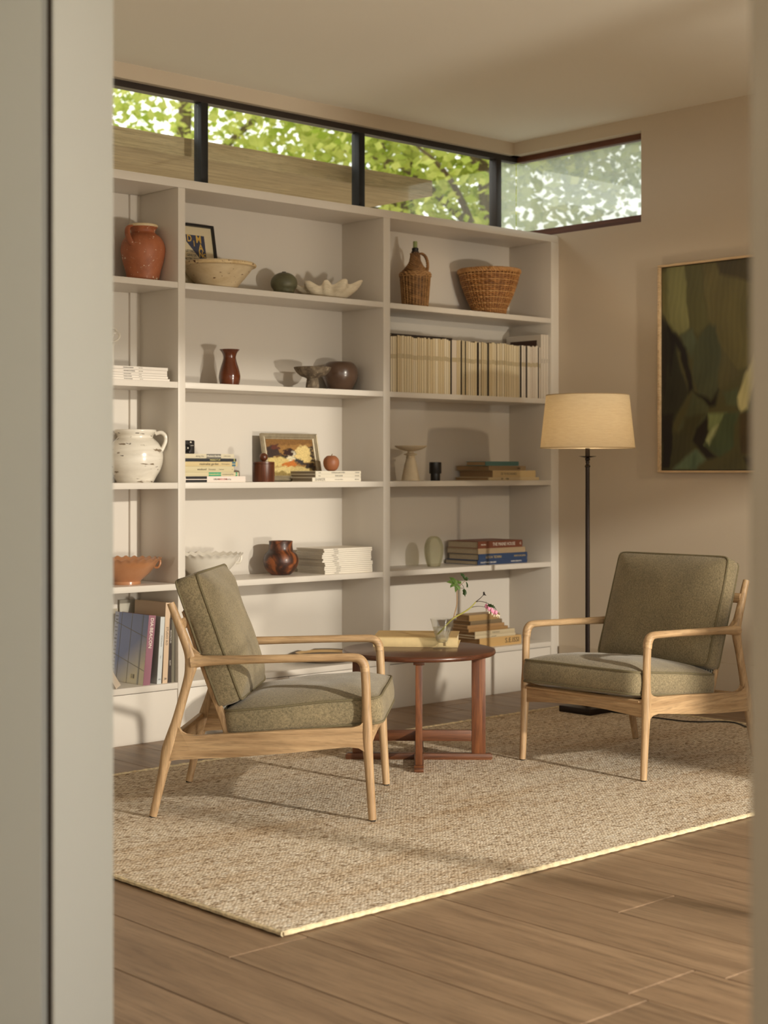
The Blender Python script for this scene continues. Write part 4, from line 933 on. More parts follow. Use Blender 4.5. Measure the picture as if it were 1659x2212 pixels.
def lying(label, xl, xs, xe, y0, y1, row, d, rgb, text=(), hard=True, rot=0.0, group=None, zb=None, depth=None, page=PAPER, name='book', smin=None):
    """spine from picture column xs to xe, far left corner at xl; y0..y1 its top and bottom in the picture"""
    s0, s1 = s_at(xs, d), s_at(xe, d)
    if smin is not None: s0 = max(s0, smin)
    p = W(s0, d); z0 = zb; Y = W((s0+s1)/2, d).y; Tk = (y1-y0)*Y/FPX
    if depth is None:
        depth = 0.1                                       # depth from where the far left corner shows
        for k in range(60):
            q = W(s0, d+depth); px = CX+FPX*q.x/q.y
            if px <= xl: break
            depth += 0.004
        depth = min(depth, 0.30-d)
    L = s1-s0; t = thing(name, label, 'magazine' if name == 'magazine' else 'book', (p.x, p.y, z0), ANG+rot, group)
    book_parts(t, L, depth, Tk, rgb, hard, page)
    for it in text:
        kind = it[0]
        if kind == 'T':                                    # ('T', text, x fraction, size fraction, ink, flipped, x-stretch)
            _, s, fx, fs, ink = it[:5]; flip = len(it) > 5 and it[5]; sx = it[6] if len(it) > 6 else 1.0
            letters(s, Tk*fs, ink, t, (L*fx, -0.0022, Tk*0.5), (PI/2, PI if flip else 0, 0) if not flip else (-PI/2, 0, PI), sx=sx)
        elif kind == 'P':                                  # ('P', x0, x1, material) coloured block on the spine
            MB().box(L*it[1], L*it[2], -0.0018, 0.001, 0.0004, Tk-0.0004).build('spine_block', it[3], t, smooth=0)
    return t, z0+Tk, L, depth, s0
# --- third shelf, left pile
SM = -2.4780
z = SHELF[2]; G = 'garden books in the pile under the camera'
pile = [(401, 530.0, 1029.0, 1042.0, (226, 214, 204), 'white book with a black picture block at the bottom of the pile under the camera', [('P', 0.05, 0.38, INK), ('T', 'URBAN', 0.48, 0.42, INK), ('T', 'GARDENS', 0.555, 0.42, REDINK), ('T', 'Edited by', 0.66, 0.36, INK)]),
        (401, 515.2, 1020.0, 1028.5, (206, 194, 158), 'cream paperback with a mint green spine block, second from the bottom under the camera', [('P', 0.46, 0.68, plain('mint_block', (66, 158, 116), 0.5)), ('T', 'essentials of', 0.48, 0.5, YINK), ('T', 'contemporary gardens', 0.70, 0.5, GREYINK, False, 0.8), ('P', 0.945, 0.975, plain('mint_block', (66, 158, 116), 0.5))]),
        (401, 505.0, 1007.3, 1019.5, (204, 192, 154), 'thick cream book titled weekend houses in the pile under the camera', [('T', 'weekend', 0.28, 0.55, INK), ('T', 'houses', 0.50, 0.55, GREYINK), ('T', 'Penelope', 0.70, 0.3, GREYINK), ('T', 'n', 0.96, 0.3, INK)]),
        (401, 512.5, 996.7, 1006.8, (206, 186, 140), 'tan book titled minimalist garden with a teal picture block near its end', [('T', 'minimalist garden', 0.30, 0.72, INK), ('T', 'Christopher', 0.70, 0.45, GREYINK), ('P', 0.90, 0.965, plain('teal_block', (70, 112, 128), 0.5))]),
        (401, 510.0, 990.0, 996.5, (46, 48, 52), 'dark thin book titled mixing it up, second from the top under the camera', [('T', 'MIXING IT UP', 0.50, 0.78, YINK, False, 0.9), ('P', 0.95, 0.975, plain('lime_block', (150, 156, 90), 0.5))]),
        (401, 505.3, 979.8, 989.5, (208, 198, 172), 'pale book with a grey spine block on top of the pile, right under the camera', [('P', 0.46, 0.74, plain('grey_block', (116, 112, 104), 0.5)), ('T', 'aking the', 0.25, 0.62, GREYINK), ('T', 'Modern Garden', 0.47, 0.62, WINK, False, 0.92), ('T', 'CHRISTOPHER', 0.79, 0.30, GREYINK)])]
for xs, xe, y0, y1, rgb, lab, tx in pile:
    t, z, L, dp, s0 = lying(lab, 380, xs-12, xe, y0, y1, 2, 0.028, rgb, tx, True, 0, G, z, 0.235, smin=SM); z += 0.0006
# camera on the pile
p = W(s_at(408, 0.07), 0.07, z); k_ = p.y/FPX
cm = thing('compact_camera', 'small black compact camera standing on the pile of garden books', 'camera', p, ANG)
CB = plain('black_camera_plastic', (34, 30, 30), 0.45); wC = 0.088; hC = 29*k_
MB().box(-wC+0.022*1.05, 0.033, 0, 0.034, 0, hC, 0.004).build('body', CB, cm)
MB().box(-0.004, 0.022, -0.006, 0.004, 0.001, hC*0.70, 0.003).build('grip', CB, cm)
lens = MB().lathe([(0, 0), (0.017, 0), (0.017, 0.012), (0.012, 0.014), (0.010, 0.011), (0, 0.011)], 24).move(Matrix.Translation((-0.014, 0.002, hC*0.42)) @ Matrix.Rotation(PI/2, 4, 'X')).build('lens', plain('dark_lens', (16, 15, 17), 0.15), cm)
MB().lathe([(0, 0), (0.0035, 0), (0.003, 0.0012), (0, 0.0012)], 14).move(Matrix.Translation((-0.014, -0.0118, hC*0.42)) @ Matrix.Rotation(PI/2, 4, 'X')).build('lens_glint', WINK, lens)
MB().box(0.006, 0.014, -0.0015, 0.002, hC*0.80, hC*0.92, 0.001).build('flash', plain('flash_window', (214, 206, 190), 0.2), cm)
MB().box(-0.008, -0.002, -0.0015, 0.002, hC*0.80, hC*0.92, 0.001).build('viewfinder', plain('dark_lens', (16, 15, 17), 0.15), cm)
letters('zoom', 0.007, WINK, cm, (0.004, -0.0075, hC*0.62), (PI/2, 0, 0))
# --- third shelf, right trio with the clay fruit
z = SHELF[2]
t, z, *_ = lying('white book with large serif title shaker, lowest of the trio under the clay fruit', 630, 674.5, 779.2, 1032, 1040.8, 2, 0.022, (224, 216, 200), [('T', 'SHAKER', 0.05, 0.95, GREYINK, False, 0.95), ('T', 'STYLE AND DESIGN', 0.45, 0.3, GREYINK), ('T', 'RIZZOLI', 0.87, 0.36, INK)], True, 0, 'trio of white design books', z, page=plain('grey_brown_pages', (150, 138, 120), 0.8)); z += 0.0004
t, z, *_ = lying('white book in the middle of the trio under the clay fruit', 627, 681.4, 779.0, 1025, 1031.7, 2, 0.022, (222, 214, 196), [('T', 'ZAHA HADID', 0.42, 0.55, INK), ('T', 'TASCHEN', 0.86, 0.42, INK), ('T', 'Philip', 0.06, 0.4, GREYINK)], True, 0, 'trio of white design books', z, page=plain('grey_brown_pages', (150, 138, 120), 0.8)); z += 0.0004
t, zf, *_ = lying('white book titled charles and ray eames, top of the trio under the clay fruit', 626, 681.4, 779.2, 1018, 1024.8, 2, 0.022, (222, 214, 196), [('T', 'CHARLES & RAY EAMES', 0.34, 0.55, INK), ('T', 'TASCHEN', 0.86, 0.42, INK), ('T', 'Gloria', 0.06, 0.4, GREYINK)], True, 0, 'trio of white design books', z, page=plain('grey_brown_pages', (150, 138, 120), 0.8))
p = W(s_at(715.5, 0.085), 0.085, zf); m = p.y/FPX
o = thing('clay_fruit', 'orange-brown clay persimmon with a twig stem sitting on the white books', 'ornament', p, math.atan2(-p.x, p.y))
def groove(r, z, a):
    f = math.exp(-((a-5.35)/0.16)**2); return r*(1-0.10*f*math.sin(PI*min(1, z/(34*m)))), z
MB().lathe(curve([(0.0005, 0.0), (7*m, 0.2*m), (13.5*m, 5*m), (17.2*m, 15*m), (16.2*m, 25*m), (10*m, 32*m), (4*m, 33.2*m), (0.0005, 31.5*m)], 4), 48, groove).build('fruit', CLAYF, o, smooth=70)
MB().tube([(0, 0, 31*m), (1.0*m, 0, 34*m), (2.4*m, 0, 37*m)], [1.4*m, 1.1*m, 0.9*m], 7).build('stem', plain('dry_stem', (122, 92, 56), 0.8), o)
# --- right bay, third shelf
G = 'loose pile of old books'
z = SHELF[2]
for lab, xl, xs, xe, y0, y1, rgb, tx in (
  ('thin cream book at the bottom of the pile beside the lamp shade', 974, 1055, 1164, 1031, 1037.6, (206, 186, 146), [('T', 'DE', 0.24, 0.8, INK), ('T', 'WIJN', 0.33, 0.7, INK)]),
  ('thick cream book with grey spine lettering under the grey one', 989, 1064.4, 1156.5, 1016.5, 1031, (206, 182, 136), [('T', 'DE VLASCHAARD', 0.18, 0.52, GREYINK, False, 0.85)]),
  ('grey clothbound book under the small teal one', 985.5, 1055.4, 1135.5, 1006, 1015.8, (146, 124, 94), [('T', 'roman', 0.76, 0.4, INK)]),
  ('small teal-backed book on top of the pile beside the lamp shade', 1007, 1048.7, 1120, 996.4, 1005.6, (86, 126, 124), [])):
    t, z, *_ = lying(lab, xl, xs, xe, y0, y1, 2, 0.05, rgb, tx, True, 0, G, z, page=plain('tan_pages', (160, 128, 92), 0.85, var=0.1, vs=200)); z += 0.0005
# --- right bay, fourth shelf
z = SHELF[3]
for lab, xl, xs, xe, y0, y1, rgb, tx in (
  ('dark blue book with white lettering at the bottom beside the glass egg', 962, 1031.5, 1138.6, 1213, 1222.5, (44, 62, 96), [('T', 'THE SITTINGS 2002-2003', 0.05, 0.5, WINK, False, 0.95), ('T', 'ANNIE LEIBOVITZ', 0.66, 0.45, WINK)]),
  ('dark blue book with upside-down gold lettering, second from the bottom', 968.6, 1033.7, 1138.6, 1199.5, 1213, (46, 66, 100), [('T', 'MARCEL WOLFY', 0.46, 0.55, GOLD, True, 0.9), ('T', 'MARTIN KUBIN', 0.96, 0.4, GOLD, True)]),
  ('plain beige clothbound book under the red-brown one', 966, 1032.5, 1134.5, 1187.5, 1199, (172, 150, 120), []),
  ('red-brown book with white capitals on top of the pile beside the glass egg', 966.7, 1032.5, 1128, 1171.7, 1187, (120, 66, 46), [('T', 'THE MAINE HOUSE', 0.32, 0.66, WINK, False, 0.82), ('T', 'MAURA', 0.06, 0.3, WINK), ('T', 'G', 0.93, 0.5, WINK)])):
    t, z, *_ = lying(lab, xl, xs, xe, y0, y1, 3, 0.05, rgb, tx, True, 0, 'coffee-table books beside the glass egg', z, page=plain('grey_pages', (170, 156, 132), 0.85, var=0.1, vs=200)); z += 0.0005
# --- right bay, bottom shelf
z = SHELF[4]
for lab, xl, xs, xe, y0, y1, rgb, tx in (
  ('pale wooden-looking spine with black capitals at the bottom of the lowest pile', 975, 1036, 1125.8, 1379.5, 1399, (196, 160, 106), [('T', 'S.E.ISSI', 0.60, 0.75, INK, False, 1.1)]),
  ('white paperback, second from the bottom of the lowest pile', 980, 1026, 1113, 1373.5, 1379.5, (206, 190, 158), [('T', 'photographs', 0.4, 0.5, GREYINK)]),
  ('white book with faint lettering, third from the bottom of the lowest pile', 978, 1026, 1111.4, 1364.5, 1373.5, (198, 182, 150), [('T', 'PORTFOLIO', 0.42, 0.5, GREYINK)]),
  ('brown paperback sticking out halfway up the lowest pile', 976, 1012, 1097, 1357.5, 1364.5, (158, 122, 78), []),
  ('tan clothbound book, third from the top of the lowest pile', 978, 1009.7, 1089, 1350, 1357.5, (166, 130, 88), []),
  ('grey book, second from the top of the lowest pile', 978, 1015.8, 1084, 1341.5, 1350, (124, 106, 80), []),
  ('tan old book on top of the lowest pile behind the flowers', 985, 1013.5, 1079, 1328.6, 1341.5, (172, 140, 94), [])):
    t, z, *_ = lying(lab, xl, xs, xe, y0, y1, 4, 0.045, rgb, tx, True, 0, 'old books on the bottom right shelf', z, page=plain('brown_pages', (140, 108, 72), 0.85, var=0.1, vs=200)); z += 0.0005
# --- middle bay, fourth shelf: pile of white magazines
z = SHELF[3]; rm = random.Random(9); NMAG = 13
WP = plain('white_paper_edges', (196, 188, 172), 0.85, var=0.12, vs=300)
order = ['bottom', 'second from the bottom', 'third from the bottom', 'fourth from the bottom', 'fifth from the bottom', 'sixth from the bottom', 'middle', 'sixth from the top', 'fifth from the top', 'fourth from the top', 'third from the top', 'second from the top', 'top']
for i in range(NMAG):
    j = rm.uniform(-1.6, 1.6)+(3.0 if i < 6 else (-2.0 if i < 10 else 0)); tk = 3.82
    t, z, *_ = lying('white magazine in the pile right of the burnished pot, %s' % order[i], 643+rm.uniform(-2, 2), 700+j-1, 803+j*0.6+rm.uniform(-0.6, 0.6), 1187, 1187+tk, 3, 0.03+rm.uniform(0, 0.004), (226, 218, 204), [('T', 'MODERN HOUSES', 0.22+rm.uniform(-0.03, 0.03), 0.5, GREYINK, False, 0.8)], False, 0, 'white magazines in the low pile', z, 0.205, page=WP, name='magazine'); z += 0.0009
# --- left bay, second shelf: five magazines
z = SHELF[1]
for i, (nm, xe, tk) in enumerate((('bottom', 366.5, 5.2), ('second from the bottom', 362.5, 5.0), ('middle', 361.0, 4.6), ('second from the top', 361.0, 7.0), ('top', 362.5, 6.2))):
    t, z, *_ = lying('white magazine in the low pile under the looped ceramic, %s' % nm, 205, 236-rm.uniform(0, 2), xe, 800, 800+tk, 1, 0.02+0.002*i, (224, 216, 206), [('T', 'THE WORLD OF INTERIORS', 0.24, 0.42, INK, False, 0.8), ('T', 'MAY 2019', 0.50, 0.36, GREYINK)], False, 0, 'white magazines in the low pile at the left', z, 0.19, page=WP, name='magazine'); z += 0.0010

# --- upright books and magazines: spine faces the room, x = thickness, z = height
def upright_book(label, x, d, z0, Tk, Hh, D, rgb, lean=0.0, text=(), group=None, hard=True, side=None, name='book', cat='book'):
    p = W(x, d, z0); t = thing(name, label, cat, p, (0, 0, ANG), group); t.rotation_euler = (Matrix.Rotation(ANG, 4, 'Z') @ Matrix.Rotation(lean, 4, 'Y')).to_euler()
    c = 0.0024 if hard else 0.0009
    MB().box(0, c, 0, D, 0, Hh).box(Tk-c, Tk, 0, D, 0, Hh).box(c, Tk-c, 0, c, 0, Hh).build('cover', cover(rgb), t, smooth=0)
    MB().box(c, Tk-c, c, D-0.004, 0.004, Hh-0.004).build('pages', PAPER, t, smooth=0)
    for s, fz, fs, ink in text:                            # spine lettering reads downwards
        letters(s, Tk*fs, ink, t, (Tk*0.5, -0.0004, Hh*fz), Matrix(((0, 1, 0), (0, 0, -1), (-1, 0, 0))).to_euler(), sx=1.0)
    return t
G = 'art books standing on the bottom left shelf'; zb = SHELF[4]
# pink-spined book, leaning, its grey-blue back cover turned to the room
b1 = upright_book('large art book with a dusty pink spine and grey-blue gridded cover, leaning right', -2.6895, 0.022, zb+0.0002, 0.036, 0.304, 0.262, (142, 96, 110), math.radians(6.0), [('DIA:BEACON', 0.965, 0.62, WINK)], G)
def cover_paint(u, v):
    base = np.array(lin((88, 98, 128))); warm = np.array(lin((150, 148, 134))); pale = np.array(lin((126, 132, 148)))
    f = np.clip((v*0.9-(1-u)*0.55-0.18)*2.2, 0, 1)[:, None]; col = base*(1-f)+warm*f
    e = np.clip((0.14-u)*20, 0, 1)[:, None]; col = col*(1-e)+pale*e
    for k in range(16):
        mk = (u < 0.105) & (u > 0.02+0.02*(k % 3)) & (np.abs(v-0.06-k*0.055) < 0.008); col[mk] *= 0.45
    bar = (u > 0.60) & (u < 0.74) & (v > 0.86) & (v < 0.94); col[bar] = np.array(lin((150, 146, 124)))
    bb = bar & (((u*170).astype(int) % 3) > 0) & (v < 0.925) & (u > 0.615) & (u < 0.73); col[bb] = np.array(lin((62, 58, 50)))
    st = (u > 0.80) & (u < 0.86); col[st] = col[st]*0.6+np.array(lin((70, 82, 104)))*0.4
    return col
me = paint_mesh(0.262, 0.304, 120, 150, cover_paint); me.materials.append(painted('printed_cover', 0.4, 2.9))
cv = put('cover_print', me, b1, (-0.0006, 0.131, 0.0)); cv.rotation_euler = (0, 0, -PI/2)
LINEM = plain('pale_grid_line', (150, 148, 138), 0.5)
for (ya, za, yb, zb_) in ((0.262, 0.262, 0.0, 0.205), (0.262, 0.122, 0.0, 0.062), (0.205, 0.304, 0.210, 0.0), (0.125, 0.304, 0.130, 0.0), (0.040, 0.304, 0.042, 0.0)):
    MB().tube([(-0.0008, ya, za), (-0.0008, yb, zb_)], 0.0013, 4).build('grid_line', LINEM, b1, smooth=0)
upright_book('dark olive book with a barcode, squeezed behind the pink-spined one', -2.6460, 0.075, zb+0.0003, 0.020, 0.290, 0.185, (66, 62, 48), math.radians(4.6), [], G)
upright_book('pale blue-white book lettered portraits, leaning beside the pink-spined book', -2.6170, 0.022, zb+0.0003, 0.022, 0.292, 0.19, (196, 200, 200), math.radians(4.0), [('PORTRAITS', 0.72, 0.42, GREYINK), ('Steve', 0.42, 0.25, GREYINK), ('S', 0.08, 0.7, INK)], G)
upright_book('tall book with a pinkish spine lettered studio ko behind the left armchair post', -2.5880, 0.022, zb+0.0003, 0.026, 0.352, 0.24, (206, 180, 152), math.radians(3.0), [('STUDIO KO', 0.70, 0.58, INK), ('R', 0.07, 0.7, INK)], G)
upright_book('slim dark brown book with white lettering near the divider', -2.5600, 0.022, zb+0.0003, 0.018, 0.282, 0.19, (58, 48, 44), math.radians(2.0), [('ARCHITECTURE', 0.82, 0.45, WINK), ('ALAIN', 0.35, 0.45, WINK)], G)
upright_book('narrow grey-green book standing straight against the divider', -2.5405, 0.022, zb+0.0003, 0.015, 0.275, 0.19, (112, 106, 90), 0.3*PI/180, [], G)
for lab, xa, wd, hh_, rgb in (('tall pale grey folder standing flat against the back panel behind the gridded book', 261, 0.150, 0.350, (186, 180, 166)), ('lower beige folder flat against the back panel at the door jamb', 226, 0.112, 0.312, (180, 170, 150))):
    sa_ = s_at(xa, 0.285); t = thing('folder', lab, 'folder', W(sa_, 0.2895 if wd > 0.13 else 0.302, zb+0.0003), ANG, G)
    t.rotation_euler = (Matrix.Rotation(ANG, 4, 'Z') @ Matrix.Rotation(math.radians(-1.0), 4, 'X')).to_euler()
    MB().box(0, wd, 0, 0.0012, 0, hh_).box(0, wd, 0.0038, 0.005, 0, hh_).box(0, 0.0012, 0, 0.005, 0, hh_).build('cover', cover(rgb), t, smooth=0)
    MB().box(0.002, wd-0.002, 0.0012, 0.0038, 0.001, hh_-0.003).build('pages', PAPER, t, smooth=0)
b9 = upright_book('beige book lettered atelier tipped steeply left at the door jamb', -2.8290, 0.006, zb+0.0003+0.027*math.sin(math.radians(35))*0, 0.027, 0.235, 0.17, (200, 184, 164), math.radians(-33.0), [('ATELIER', 0.62, 0.72, INK)], G)
b9.location = W(-2.8360, 0.006, zb+0.0003)
# --- upright run of cream magazines, right bay second shelf
rg = random.Random(21); px = 843.6; zb = SHELF[1]; G = 'upright run of magazines'
MBASE = {}
CREAMS = [(212, 197, 164), (206, 190, 156), (216, 202, 172), (200, 182, 146), (220, 208, 182)]
WHITES = [(216, 206, 190), (210, 198, 182)]
darks = {973: 3.0, 996: 2.2, 1004.5: 2.2, 1032: 2.6, 1053: 3.4, 1124: 2.6, 1136.5: 2.6, 1162: 2.4}
def mag_mesh(Tk, Hh, D, rgb, band):
    mb = MB(); mb.mi = 3; mb.box(0, Tk, 0.0030, D, 0, Hh); mb.mi = 0  # sides coloured dark brown so the gaps between spines look shaded
    mb.box(0.0002, Tk-0.0002, -0.0004, 0.0030, 0, Hh)
    if band: mb.mi = 1; mb.box(0.0006, Tk-0.0006, -0.0006, 0.0004, Hh*0.60, Hh*0.68)
    mb.mi = 2; mb.box(0.0007, Tk-0.0007, 0.004, D-0.002, Hh, Hh+0.0002)
    return mb
cols = []; x = 843.8
while x < 1167.5:
    dk = next((w for a, w in darks.items() if a <= x < a+w), None)
    wdt = dk if dk else rg.uniform(3.7, 6.2)
    if 975.5 < x < 979: wdt = 10.5
    nd = min((a for a in darks if a > x), default=1167.5)
    if not dk: wdt = min(wdt, nd-x) if nd-x > 1.5 else nd-x+0.01
    kind = 'dark' if dk else ('white' if (975.5 < x < 985 or 1126 < x < 1136 or x > 1138) else 'cream')
    cols.append((x, min(x+wdt, 1168.0), kind)); x += wdt
cnt = {'dark': 0, 'white': 0, 'cream': 0}; num = len(cols)
ORD = lambda n: str(n)+('th' if 10 <= n % 100 <= 20 else {1: 'st', 2: 'nd', 3: 'rd'}.get(n % 10, 'th'))
tot = {k: sum(1 for c in cols if c[2] == k) for k in cnt}
for xa, xb, kind in cols:
    cnt[kind] += 1; d = 0.016+rg.uniform(0, 0.009); sa_, sb_ = s_at(xa, d), s_at(xb, d); Tk = sb_-sa_-rg.choice((0.0012, 0.0014, 0.0018, 0.0026))
    Hh = 0.281+rg.uniform(-0.006, 0.003) if kind != 'dark' else 0.276
    rgb = {'dark': (38, 30, 26), 'white': rg.choice(WHITES), 'cream': rg.choice(CREAMS)}[kind]
    lab = {'cream': 'cream-spined magazine, %s cream one from the left in the upright run', 'white': 'white-spined magazine, %s white one from the left in the upright run', 'dark': 'thin black-spined magazine, %s black one from the left in the upright run'}[kind] % ORD(cnt[kind])
    o = mag_mesh(Tk, Hh, 0.215, rgb, kind != 'dark').build('magazine', [cover(rgb, 0.55), plain('spine_label_band', tuple(int(v*0.9) for v in (204, 186, 148)), 0.6), PAPER, plain('gap_shade_brown', (96, 76, 52), 0.7)], None, W(sa_+0.0003, d, zb+0.0002), ANG, 0)
    tag(o, lab, 'magazine', G)
for i, (xa, xb) in enumerate(((1168.6, 1173.6), (1174.0, 1179.4), (1179.8, 1184.6))):
    d = 0.016; sa_, sb_ = s_at(xa, d), s_at(xb, d)
    t = upright_book(('tall white magazine nearest the row of cream ones, dark cover picture', 'tall white magazine between two others at the right end of the row', 'tall white magazine at the far right end against the bookcase side')[i], sa_, d, zb+0.0002, sb_-sa_-0.0005, 0.348, 0.255, (210, 200, 186), 0, [('Issue', 0.62, 0.6, GREYINK)], G, False, name='magazine', cat='magazine')
    if i == 0: MB().box(-0.0008, 0.0, 0.03, 0.225, 0.06, 0.318).build('cover_picture', plain('dark_cover_picture', (70, 44, 34), 0.5), t, smooth=0)
for i, (xa, xb, dd, zz_, lab) in enumerate(((846, 962, 0.055, 0.0, 'black magazine lying flat along the tops of the cream magazines at the left'), (950, 977, 0.05, 0.0, 'small dark booklet lying on the cream magazines beside the black one'))):
    sa_, sb_ = s_at(xa, dd), s_at(xb, dd)
    if i == 1: sa_ = s_at(962, 0.055)+0.004
    t = thing('magazine', lab, 'magazine', W(sa_, dd, zb+0.2838), ANG, G); book_parts(t, sb_-sa_, 0.17, 0.011 if i == 0 else 0.009, (46, 36, 32), False)

# ------------------------------------------------------------------ framed poster, top shelf
p = W(s_at(458.5, 0.275), 0.215, SHELF[0]+0.0005)
FWd, FH = 0.245, 0.318
tilt = math.radians(11)
fr = thing('framed_poster', 'black-framed poster with yellow and blue lettering leaning behind the cream bowl', 'picture', (0, 0, 0), 0)
fr.location = p; fr.rotation_euler = (Matrix.Rotation(ANG, 4, 'Z') @ Matrix.Rotation(-tilt, 4, 'X')).to_euler()
BF = plain('black_frame', (26, 24, 26), 0.4); fw_ = 0.0115                     # local origin: right bottom corner, x to the left is negative
for a, b, c_, d_, nm in ((-fw_, 0, 0, FH, 'frame_side'), (-FWd, -FWd+fw_, 0, FH, 'frame_side'), (-FWd+fw_, -fw_, 0, fw_, 'frame_rail'), (-FWd+fw_, -fw_, FH-fw_, FH, 'frame_rail')):
    MB().box(a, b, -0.012, 0.008, c_, d_, 0.0008).build(nm, BF, fr, smooth=0)
MB().box(-FWd+fw_, -fw_, 0.0, 0.006, fw_, FH-fw_).build('mount_card', plain('cream_mount', (220, 206, 172), 0.7), fr, smooth=0)
BLUE = plain('poster_blue', (48, 56, 84), 0.6); YEL = plain('poster_yellow', (222, 182, 84), 0.6)
# printed sheet: coordinates measured from the right inner edge, in metres
xr = -0.055; zt2 = FH-0.052
MB().face([(xr-0.105, -0.0004, zt2), (xr, -0.0004, zt2), (xr, -0.0004, zt2-0.175), (xr-0.002, -0.0004, zt2-0.160), (xr-0.0174, -0.0004, zt2-0.136), (xr-0.105, -0.0004, zt2-0.034)]).build('poster_ground', BLUE, fr, smooth=0)
for s, xx, zz_, sz in (('M', xr-0.034, zt2-0.020, 0.052), ('A', xr-0.026, zt2-0.060, 0.050), ('N', xr-0.029, zt2-0.092, 0.040), ('C', xr-0.010, zt2-0.096, 0.026), ('H', xr-0.009, zt2-0.119, 0.026), ('E', xr-0.008, zt2-0.142, 0.026), ('I', xr-0.062, zt2-0.042, 0.038), ('D', xr-0.086, zt2-0.019, 0.046)):
    letters(s, sz, YEL, fr, (xx, -0.0008, zz_), (PI/2, 0, 0), 'poster_letter', 'CENTER', 0.8, 0.0008)
for s, zz_ in (('LETTRES', zt2-0.080), ('GENS DE', zt2-0.099), ('NOTRE TEMPS', zt2-0.117)):
    letters(s, 0.0165, INK, fr, (xr-(0.062 if 'LET' in s else (0.056 if 'GENS' in s else 0.036)), -0.0008, zz_), (PI/2, 0, 0), 'poster_line', 'RIGHT', 0.85)
MB().face([(xr-0.088, -0.0004, zt2-0.126), (xr-0.060, -0.0004, zt2-0.126), (xr-0.048, -0.0004, zt2-0.144), (xr-0.076, -0.0004, zt2-0.144)]).build('poster_red_mark', plain('poster_red', (184, 70, 44), 0.6), fr, smooth=0)
MB().face([(-FWd+fw_, -0.0070, fw_), (-fw_, -0.0070, fw_), (-fw_, -0.0070, FH-fw_), (-FWd+fw_, -0.0070, FH-fw_)]).build('picture_glass', thin_glass('picture_glass', (1, 1, 1), 0.04), fr, smooth=0)

# ------------------------------------------------------------------ small framed landscape, third shelf
sL, sR = s_at(575, 0.20), s_at(695, 0.20); FWd = sR-sL; FH = 0.234; tilt = math.radians(12)
lp = thing('framed_landscape', 'small landscape painting in a silver-gilt frame leaning behind the lidded box', 'picture', (0, 0, 0), 0)
lp.location = W((sL+sR)/2, 0.205, SHELF[2]+0.0005); lp.rotation_euler = (Matrix.Rotation(ANG, 4, 'Z') @ Matrix.Rotation(-tilt, 4, 'X')).to_euler()
SG = plain('silver_gilt', (170, 158, 134), 0.38, 0.45, var=0.15, vs=40)
def moulding(w, h, steps):
    """mitred frame members from a stepped section (inset, depth)"""
    out = []
    for side in range(4):
        mb = MB(); secs = []
        for ins, dep in steps:
            x0_, x1_, z0_, z1_ = -w/2+ins, w/2-ins, ins, h-ins
            c4 = [(x0_, z0_), (x1_, z0_), (x1_, z1_), (x0_, z1_)]; a, b = c4[side], c4[(side+1) % 4]
            secs.append((mb.bm.verts.new((a[0], -dep, a[1])), mb.bm.verts.new((b[0], -dep, b[1]))))
        for (a, b), (c_, d_) in zip(secs, secs[1:]+secs[:1]): mb.bm.faces.new((a, b, d_, c_))
        mb.bm.faces.new([q[0] for q in secs]); mb.bm.faces.new([q[1] for q in reversed(secs)])
        out.append(mb)
    return out
for mb in moulding(FWd, FH, [(0, 0.0), (0, 0.016), (0.004, 0.020), (0.008, 0.018), (0.009, 0.013), (0.014, 0.013), (0.018, 0.015), (0.021, 0.011), (0.027, 0.008), (0.027, 0.0)]):
    mb.build('frame_member', SG, lp, smooth=25)
